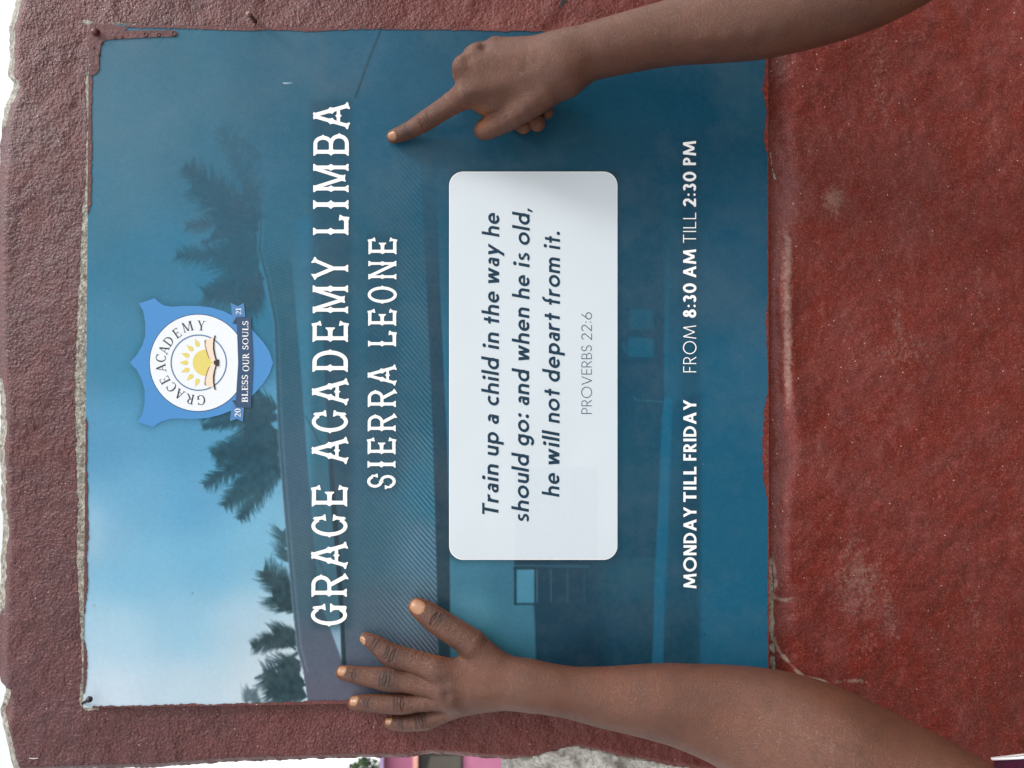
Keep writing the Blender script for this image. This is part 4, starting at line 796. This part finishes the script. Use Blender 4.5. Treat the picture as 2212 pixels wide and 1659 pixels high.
def RM(r, h): return r * (.6585 - h) / F
def catmull(a, n):
    a = np.array(a, float); p = np.vstack([2 * a[0] - a[1], a, 2 * a[-1] - a[-2]]); out = []
    for i in range(1, len(p) - 2):
        for k in range(n):
            t = k / n; out.append(.5 * (2 * p[i] + (p[i + 1] - p[i - 1]) * t + (2 * p[i - 1] - 5 * p[i] + 4 * p[i + 1] - p[i + 2]) * t * t + (3 * p[i] - p[i - 1] - 3 * p[i + 1] + p[i + 2]) * t ** 3))
    return out + [a[-1]]
def smooth(J, R, n):
    q = catmull(np.column_stack([np.array(J), R]), n); return [x[:3] for x in q], [x[3] for x in q]
def chain(conv, pts):
    """pts: (x, y, r_px, h) in conv space; returns world joints and radii"""
    J = [W(*conv(x, y), h) for x, y, r, h in pts]; R = [RM(r, h) for x, y, r, h in pts]; return J, R
def caps_of(J, R): return [cap(J[i], J[i + 1], R[i], R[i + 1]) for i in range(len(J) - 1)]
CAMP = CAM_C
def add_creases(b, c, ax, nrm, n, gap, wid, amp, sig=.00075):
    for i in range(n): b.creases.append((c + ax * (i - (n - 1) / 2) * gap * random.uniform(.85, 1.15), ax, nrm, wid * random.uniform(.7, 1.1), sig, amp * random.uniform(.3, 1.2), random.uniform(-.5, .5)))
unit = lambda v: v / np.linalg.norm(v)

m = N('brown_skin', .46, .42)
base_c = m.attr('skin', 'Color'); n1 = m.noise(75, 6, .7); n2 = m.noise(700, 4, .6)
c = m.mix(m.ramp(n1, [(.35, .4), (.6, 0)]), base_c, lin((70, 40, 32))); c = m.mix(m.ramp(m.noise(28, 3), [(.45, 0), (.7, .35)]), c, lin((112, 66, 46))); c = m.mix(m.ramp(n2, [(.5, 0), (.75, .12)]), c, lin((120, 88, 76)))
m.b.inputs['Subsurface Weight'].default_value = .12; m.b.inputs['Subsurface Radius'].default_value = (.5, .2, .1); m.b.inputs['Subsurface Scale'].default_value = .006
vo = m.n('TexVoronoi', feature='DISTANCE_TO_EDGE'); vo.inputs['Scale'].default_value = 900; m.l(m.pos(), vo.inputs['Vector'])
hh = m.math('ADD', m.math('MULTIPLY', m.ramp(vo.outputs['Distance'], [(0, 0), (.25, 1)]), .5), m.noise(420, 4, .6))
M_SKIN = m.out(c, m.bump(hh, .0005, .9), m.ramp(n2, [(.3, .36), (.7, .52)]))
m = N('fingernail', .36, .4); m.b.inputs['Subsurface Weight'].default_value = .15; m.b.inputs['Subsurface Scale'].default_value = .004
M_NAILS = m.out(m.mix(m.ramp(m.noise(350, 3), [(.4, 0), (.7, .4)]), lin((146, 106, 78)), lin((166, 128, 100))), m.bump(m.noise(500), .00008))
def nail_patch(b, c, ax, nrm, L, Wd, parent, tipn=.5):
    nu, nv = 15, 13; side = np.cross(ax, nrm); P = []
    for i in range(nu):
        for j in range(nv):
            s = -1 + 2 * i / (nu - 1); t = -1 + 2 * j / (nv - 1); q = s * math.sqrt(max(0, 1 - t * t / 2)); w = t * math.sqrt(max(0, 1 - s * s / 2))
            q = np.sign(q) * abs(q) ** .9; P.append(c + ax * q * L + side * w * Wd + nrm * .012)
    P = np.array(P); D0 = P.copy()
    for _ in range(40): P = P - nrm * np.clip(b.d(P), -.003, .003)[:, None]
    rim = np.array([max(abs(-1 + 2 * i / (nu - 1)), abs(-1 + 2 * j / (nv - 1))) for i in range(nu) for j in range(nv)])
    P = P + nrm * (.00055 * (1 - sstep(.72, 1.0, rim)) - .0002 * (rim > .99))[:, None]
    ii = np.arange(nu * nv).reshape(nu, nv); Q_ = np.stack([ii[:-1, :-1], ii[1:, :-1], ii[1:, 1:], ii[:-1, 1:]], -1).reshape(-1, 4)
    o = mesh_obj('fingernail', P, Q_, M_NAILS, parent, True); return o
def toward_cam(p, ax):
    v = unit(CAMP - p); v = v - ax * (v @ ax); return unit(v)
def skin_colors(V, b, tips, knuckles, palm_side=None, light=1.):
    d, g = b.grad(V); g = g / np.linalg.norm(g, axis=1)[:, None]
    base = lin((93, 58, 43)) * light; warm = lin((138, 80, 42)); dark = lin((46, 28, 24))
    C = np.tile(base, (len(V), 1))
    facing = -g[:, 1]                                            # 1 = back of the hand, towards the viewer
    fin = np.zeros(len(V))
    for J, R in tips:                                            # finger chains: paler palm-side skin
        q = np.min([np.abs(d_cap(V, c)) for c in caps_of(J, R)], 0); fin = np.maximum(fin, np.exp(-(q / .004) ** 2))
    pal = fin * sstep(.42, -.15, facing); C = C * (1 - pal[:, None] * .85) + warm * pal[:, None] * .85
    for J, R in tips:
        t = np.exp(-((V - J[0]) ** 2).sum(1) / (R[0] * 1.1) ** 2) * .28; C = C * (1 - t[:, None]) + warm * 1.1 * t[:, None]
    for c, r, a in knuckles:
        t = a * np.exp(-((V - c) ** 2).sum(1) / r ** 2); C = C * (1 - t[:, None]) + dark * t[:, None]
    r2 = np.random.default_rng(5)
    for i in range(46):
        p = V[r2.integers(len(V))]; t = np.exp(-((V - p) ** 2).sum(1) / r2.uniform(.0010, .0032) ** 2) * r2.uniform(.12, .45); C = C * (1 - t[:, None]) + (dark if r2.random() < .65 else base * 1.5) * t[:, None]
    for c, ax, nrm, wid, sig, amp, bow in b.creases:
        k = ((V - c) ** 2).sum(1) < (wid * 2.5) ** 2; q = V[k] - c; al = q @ ax; up = q @ nrm; la = np.linalg.norm(q - al[:, None] * ax - up[:, None] * nrm, axis=1)
        t = .8 * np.exp(-((al + bow * la * la / wid) / (sig * 1.2)) ** 2) * np.exp(-(la / wid) ** 2) * (up > -.002); C[k] = C[k] * (1 - t[:, None]) + dark * .55 * t[:, None]
    return C

# ---- open left hand spread over the sign's corner
b = Body(); cb = lambda x, y: (658.3 + .2728 * x, 1206.9 + .2728 * y)
px = lambda x, y: (x, y)
Zr = .2728
def ch2(pts, k=.004, kc=.009):
    J, R = chain(lambda x, y: cb(x, y), [(x, y, r * Zr, h) for x, y, r, h in pts]); b.ch.append((caps_of(*smooth(J, R, 3)), .0012, 0)); return J, R
fing2 = [
    ch2([(482, 628, 44, .006), (572, 684, 64, .010), (692, 768, 85, .0145), (850, 812, 86, .018), (1040, 880, 100, .0225)]),
    ch2([(300, 902, 54, .0065), (410, 922, 62, .009), (540, 942, 74, .012), (665, 958, 88, .0155), (790, 975, 78, .018), (900, 990, 82, .020), (1090, 1030, 92, .024)]),
    ch2([(400, 1144, 56, .0065), (510, 1146, 63, .009), (640, 1150, 70, .012), (775, 1150, 77, .015), (900, 1140, 70, .018), (1120, 1110, 84, .0225)]),
    ch2([(672, 1298, 47, .006), (780, 1304, 58, .0085), (950, 1282, 70, .012), (1060, 1240, 70, .0145), (1190, 1185, 72, .0185)]),
    ch2([(892, 384, 72, .010), (965, 432, 88, .012), (1060, 500, 100, .016), (1190, 585, 104, .021), (1330, 680, 116, .024)])]
def w2(x, y, h): return W(*cb(x, y), h)
wr = [w2(1800, 985, .031), w2(1800, 1040, .031)]
for x, y, r, h in ((1040, 880, 100, .0225), (1090, 1030, 94, .024), (1120, 1110, 86, .0225), (1190, 1180, 72, .0185)):
    yw = 960 + (y - 880) * .22; b.core.append((cap(w2(x, y, h), w2(1740, yw + 10, .030), RM(r * Zr, h), RM(122 * Zr, .03)), .008))
b.core.append((cap(w2(1330, 690, .024), w2(1690, 945, .029), RM(112 * Zr, .024), RM(96 * Zr, .03)), .012))
def arm(b, pts, k=.012):
    J, R = chain(px, pts); b.ch.append((caps_of(*smooth(J, R, 6)), .0012, k)); return J, R
armJ, armR = arm(b, [(1128, 1478, 42, .030), (1165, 1484, 50, .032), (1234, 1496, 52, .034), (1305, 1506, 61, .036), (1407, 1515, 75, .042), (1481, 1526, 86, .047), (1590, 1552, 108, .055), (1690, 1592, 134, .066), (1790, 1644, 152, .080), (1950, 1737, 166, .110), (2140, 1850, 178, .155), (2320, 1950, 190, .20)])
b.bumps += [(w2(1060, 900, .036), .011, .0022), (w2(1105, 1050, .038), .010, .0020), (w2(1140, 1140, .034), .009, .0016), (w2(1200, 1200, .028), .009, .001),
            (W(1190, 1520, .050), .014, .0014), (W(1195, 1450, .048), .010, .0006), (W(1610, 1590, .105), .032, -.010), (W(1500, 1575, .09), .024, -.003), (W(1830, 1600, .13), .036, .010), (W(1430, 1480, .075), .030, .002), (w2(1240, 830, .036), .012, -.0015), (w2(1230, 1150, .038), .007, -.0010), (w2(1100, 985, .040), .0045, -.0012), (w2(1120, 1095, .038), .004, -.0010)]
for (x0, y0), (x1, y1) in (((1110, 915), (1500, 980)), ((1160, 1050), (1520, 1040)), ((1170, 1140), (1520, 1090))):
    for t in np.linspace(0, 1, 6): b.bumps.append((w2(x0 + (x1 - x0) * t, y0 + (y1 - y0) * t, .042), .0050, .0013 * (1 - .5 * t)))
for t in np.linspace(0, 1, 9): b.bumps.append((W(1220 + 330 * t, 1470 + 30 * t, .055 + .035 * t), .007, .0010))
kn2 = []
for (J, R), big, q in zip(fing2, (1, 1, 1, 1, 1.15), (2, 3, 3, 2, 2)):
    ax = unit(J[q + 1] - J[q - 1]); nrm = toward_cam(J[q], ax); c = J[q] + nrm * R[q]; b.bumps.append((J[q] + nrm * R[q] * .6, R[q] * .9, .0005))
    add_creases(b, c, ax, nrm, 4, .0027, R[q] * .9, .0010); kn2.append((c, R[q] * 1.1, .75))
    ax1 = unit(J[2] - J[0]); n1_ = toward_cam(J[1], ax1); c1 = J[1] + n1_ * R[1]
    if big == 1: add_creases(b, c1, ax1, n1_, 2, .0028, R[1] * .8, .0007); kn2.append((c1, R[1] * .9, .5))
kn2 += [(w2(1075, 905, .034), .010, .35), (w2(1110, 1050, .036), .006, .4), (w2(1205, 700, .028), .008, .5), (W(1460, 1600, .07), .02, .2), (W(1573, 1463, .08), .0035, .55), (W(1529, 1490, .09), .003, .5)]
b.creases.append((W(1640, 1540, .11), unit(W(1700, 1555, .1) - W(1600, 1545, .1)), np.array([0, -1., 0]), .03, .0012, .0006, .1))
for (J, R) in fing2:
    ax = unit(J[0] - J[1]); nn_ = toward_cam(J[0], ax); kn2.append((J[0] + nn_ * R[0] - ax * R[0] * .95, .0028, .55))
per2 = empty('person'); tag(per2, "bare arm beside maroon shirt edge, open hand spread flat across the sign's edge", 'person')
V, Q_ = b.mesh(.0014); o = mesh_obj('arm_and_hand', V, Q_, M_SKIN, per2, True)
attr(o, 'skin', skin_colors(V, b, fing2, kn2), 'COL')
for (J, R), (L, Wd, fwd, tilt) in zip(fing2, ((.0042, .0036, .0012, -.75), (.0046, .0044, .0005, .25), (.0046, .0046, .0005, .35), (.0036, .0036, .0004, .30), (.0075, .0064, .0016, .05))):
    ax = unit(J[0] - J[1]); n_ = toward_cam(J[0], ax); sd = np.cross(ax, n_); n_ = unit(n_ * math.cos(tilt) + sd * math.sin(tilt)); nail_patch(b, J[0] - ax * (L * .35 - fwd), ax, n_, L, Wd, per2)

# sleeve of the same person, at the edge of the picture
m = N('maroon_cloth', .8, .2); M_CLOTH = m.out(m.ramp(m.noise(300, 4), [(.3, lin((44, 4, 26))), (.7, lin((62, 8, 38)))]), m.bump(m.noise(900, 3), .0006)); M_HEM = flat('white_hem', (.75, .72, .74), .8, .2)
def tube(name, cs, ax, rad, th, mat, parent, n=64):
    u_ = unit(np.cross(ax, [0, 1, 0])); v_ = np.cross(ax, u_); V, Fs = [], []
    for c, r in zip(cs, rad):
        for i in range(n):
            a = 2 * math.pi * i / n; rr = r * (1 + .025 * math.sin(a * 5 + r * 90)); V.append(c + (u_ * math.cos(a) + v_ * math.sin(a)) * rr)
    m_ = len(cs)
    for j in range(m_ - 1):
        for i in range(n): Fs.append((j * n + i, j * n + (i + 1) % n, (j + 1) * n + (i + 1) % n, (j + 1) * n + i))
    o = mesh_obj(name, V, Fs, mat, parent, True); md = o.modifiers.new('solid', 'SOLIDIFY'); md.thickness = th; return o
c0 = W(2420, 1612, .20); c1 = W(2494, 1780, .22); axs = unit(c1 - c0); r0 = RM(252, .20)
tube('shirt', [c0 + axs * t for t in (0.002, .03, .07, .12, .2)], axs, [r0, r0 * 1.02, r0 * 1.06, r0 * 1.1, r0 * 1.1], .0016, M_CLOTH, per2)
tube('shirt_hem', [c0 + axs * t for t in (-.0004, .0009)], axs, [r0 * 1.006, r0 * 1.008], .0018, M_HEM, per2)

# ---- pointing right hand
b = Body(); ca = lambda x, y: (713.2 + .3472 * x, .3472 * y); Za = .3472
def ch1(pts, k=.004):
    J, R = chain(ca, [(x, y, r * Za, h) for x, y, r, h in pts]); b.ch.append((caps_of(*smooth(J, R, 3)), .0012, 0)); return J, R
idx1 = ch1([(392, 851, 40, .006), (490, 812, 50, .010), (605, 745, 60, .018), (715, 672, 64, .028), (850, 585, 80, .040)])
mid1 = ch1([(860, 440, 84, .042), (850, 480, 76, .020), (990, 620, 66, .013), (1203, 786, 47, .020)], .005)
rng1 = ch1([(930, 345, 76, .042), (900, 380, 70, .022), (1060, 560, 62, .013), (1290, 768, 50, .020)], .005)
pnk1 = ch1([(1030, 300, 66, .038), (1010, 330, 60, .022), (1150, 480, 56, .014), (1352, 700, 38, .019)], .005)
thm1 = ch1([(985, 770, 54, .016), (950, 812, 56, .022), (1005, 790, 66, .030), (1150, 712, 78, .039), (1330, 575, 104, .046)], .006)
def w1(x, y, h): return W(*ca(x, y), h)
for x, y, r, h in ((850, 585, 84, .041), (858, 432, 88, .045), (935, 358, 78, .045), (1040, 308, 68, .040)):
    yw = 395 + (y - 432) * .30; b.core.append((cap(w1(x, y, h), w1(1440, yw, .050), RM(r * Za, h), RM(118 * Za, .05)), .009))
b.core.append((cap(w1(1150, 690, .038), w1(1450, 480, .048), RM(78 * Za, .04), RM(118 * Za, .05)), .014))
b.core.append((cap(w1(905, 500, .042), w1(1000, 640, .038), RM(70 * Za, .04), RM(76 * Za, .04)), .010))
b.core.append((cap(w1(960, 640, .030), w1(1100, 500, .030), RM(60 * Za, .04), RM(90 * Za, .04)), .012))
arm1J, arm1R = arm(b, [(1210, 136, 58, .050), (1245, 122, 57, .052), (1330, 99, 60, .056), (1444, 73, 66, .062), (1550, 55, 76, .070), (1650, 38, 84, .078), (1780, 2, 90, .090), (1900, -45, 94, .105), (2050, -130, 96, .125), (2200, -220, 100, .15)])
b.bumps += [(w1(800, 405, .052), .0070, .0046), (w1(895, 318, .052), .0062, .0044), (w1(1010, 280, .048), .007, .0022), (w1(845, 570, .056), .009, .0012), (w1(850, 350, .060), .0045, -.0034), (w1(800, 500, .060), .006, -.0026), (w1(960, 295, .056), .004, -.0024), (w1(980, 650, .056), .010, -.003), (w1(1120, 620, .060), .008, -.0018), (W(1235, 170, .065), .012, .0010)]
for (x0, y0), (x1, y1) in (((880, 560), (1300, 430)), ((860, 430), (1330, 370)), ((930, 340), (1330, 320))):
    for t in np.linspace(0, 1, 7): b.bumps.append((w1(x0 + (x1 - x0) * t, y0 + (y1 - y0) * t, .066), .0052, .0014 * (1 - .5 * t)))
for t in np.linspace(0, 1, 9): b.bumps.append((W(1260 + 420 * t, 128 - 62 * t, .078 + .02 * t), .007, .0010))
kn1 = [(w1(845, 570, .058), .011, .6), (w1(790, 420, .058), .007, .15), (w1(1100, 790, .06), .012, .35)]
J, R = idx1
for k_, n_, am in ((2, 4, .0009), (1, 2, .0006)):
    ax = unit(J[k_ + 1] - J[k_ - 1]); nr = toward_cam(J[k_], ax); c = J[k_] + nr * R[k_]; add_creases(b, c, ax, nr, n_, .0027, R[k_] * .85, am); kn1.append((c, R[k_] * 1.1, .6))
per1 = empty('person'); tag(per1, 'bare forearm with closed fist, its index finger pointing at the blue sign under the title', 'person')
V, Q_ = b.mesh(.0014); o = mesh_obj('arm_and_hand', V, Q_, M_SKIN, per1, True)
C = skin_colors(V, b, [idx1, (mid1[0][::-1], mid1[1][::-1]), (rng1[0][::-1], rng1[1][::-1]), (pnk1[0][::-1], pnk1[1][::-1])], kn1, light=1.0)
t = np.exp(-((V - w1(925, 740, .038)) ** 2).sum(1) / .009 ** 2)[:, None] * .7; C = C * (1 - t) + lin((150, 92, 52)) * t
attr(o, 'skin', C, 'COL')
ax = unit(J[0] - J[1]); n_ = toward_cam(J[0], ax); sd = np.cross(ax, n_); n_ = unit(n_ + sd * .15); nail_patch(b, J[0] - ax * .0012, ax, n_, .0044, .0042, per1)

# ------------------------------------------------------------------ background, seen past the wall's left edge
M_PINK = (lambda m: m.out(m.ramp(m.noise(2, 4), [(.3, lin((178, 110, 142))), (.7, lin((188, 120, 152)))]), m.bump(m.noise(30), .01)))(N('pink_render', .8, .2))
M_LILAC = flat('lilac_fascia', lin((160, 144, 178)), .6, .3, 3); M_SHUT = flat('grey_shutter', lin((84, 80, 74)), .6, .3, 2, .15); M_DARKF = flat('dark_frame', (.03, .03, .03), .6, .3, 3); M_PEACH = flat('peach_reveal', lin((224, 168, 156)), .7, .2, 3)
house = empty('house'); tag(house, "pink rendered house with a grey shuttered window, far beyond the wall's left edge", 'house')
D_ = 15.
def hz(p): return float(W(p, 1650, -D_)[2])
def hx(p, q): return float(W(p, q, -D_)[0])
xr = hx(960, 1560); zt = hz(833)
box('wall', xr - 9, xr, D_, D_ + 6, 0, zt, M_PINK, house)
roof_o = box('roof', xr - 9.3, xr + .3, D_ - .3, D_ + 6.3, zt + .002, zt + .09, M_LILAC, house)
zw0, zw1 = hz(996), hz(908); xw = hx(950, 1628)
win = box('window', xr - 2.6, xw + .05, D_ - .05, D_ - .004, zw0 - .03, zw1 + .03, M_DARKF, house)
sl = mesh_obj('shutter', [(xr - 2.5, D_ - .06, zw0), (xw - .02, D_ - .06, zw0), (xw - .02, D_ - .06, zw1 - .22), (xr - 2.5, D_ - .06, zw1 + .30)], [(0, 1, 2, 3)], M_SHUT, win)
box('window_sill', xr - 2.65, xw + .1, D_ - .14, D_ - .001, zw1 + .04, zw1 + .14, M_PEACH, house)
M_LEAF = (lambda m: m.out(m.ramp(m.noise(3, 3), [(.3, (.03, .07, .025)), (.7, (.09, .15, .06))])))(N('leaf_green', .6, .3)); M_BARK = flat('bark', (.12, .09, .06), .9, .1, 20, .2)
tree = empty('tree'); tag(tree, 'blurred green tree beside the pink house, beyond the wall edge', 'tree')
tc = W(786, 1722, -20.); lf = [(tc + np.array(v) * np.array([1.0, 1.0, .72])) for v in ((lambda q: q / np.linalg.norm(q, axis=1)[:, None] * (rng.random((len(q), 1)) ** .4))(rng.normal(size=(5200, 3))))]
V, Fs = [], []
for p in lf:
    if vnoise(p[0] * 100, p[2] * 100, 34, 77) < -.22: continue
    a = unit(rng.normal(size=3)); b_ = unit(np.cross(a, rng.normal(size=3))); s = rng.uniform(.05, .09); i = len(V); V += [p + a * s, p + b_ * s * .5, p - a * s, p - b_ * s * .5]; Fs.append((i, i + 1, i + 2, i + 3))
mesh_obj('crown', V, Fs, M_LEAF, tree)
V, Fs = [], []
lathe('trunk', (tc[0], tc[1], 0), (.02, 0, 1), [(0, .16), (1, .12), (tc[2] - .7, .1), (tc[2] - .1, .05)], M_BARK, tree)
for k_ in range(5):
    a = k_ * 1.3; lathe('branch', (tc[0] + .05, tc[1], tc[2] - .7), (math.cos(a) * .6, math.sin(a) * .6, .8), [(0, .05), (.4, .035), (.8, .012)], M_BARK, tree, 8)
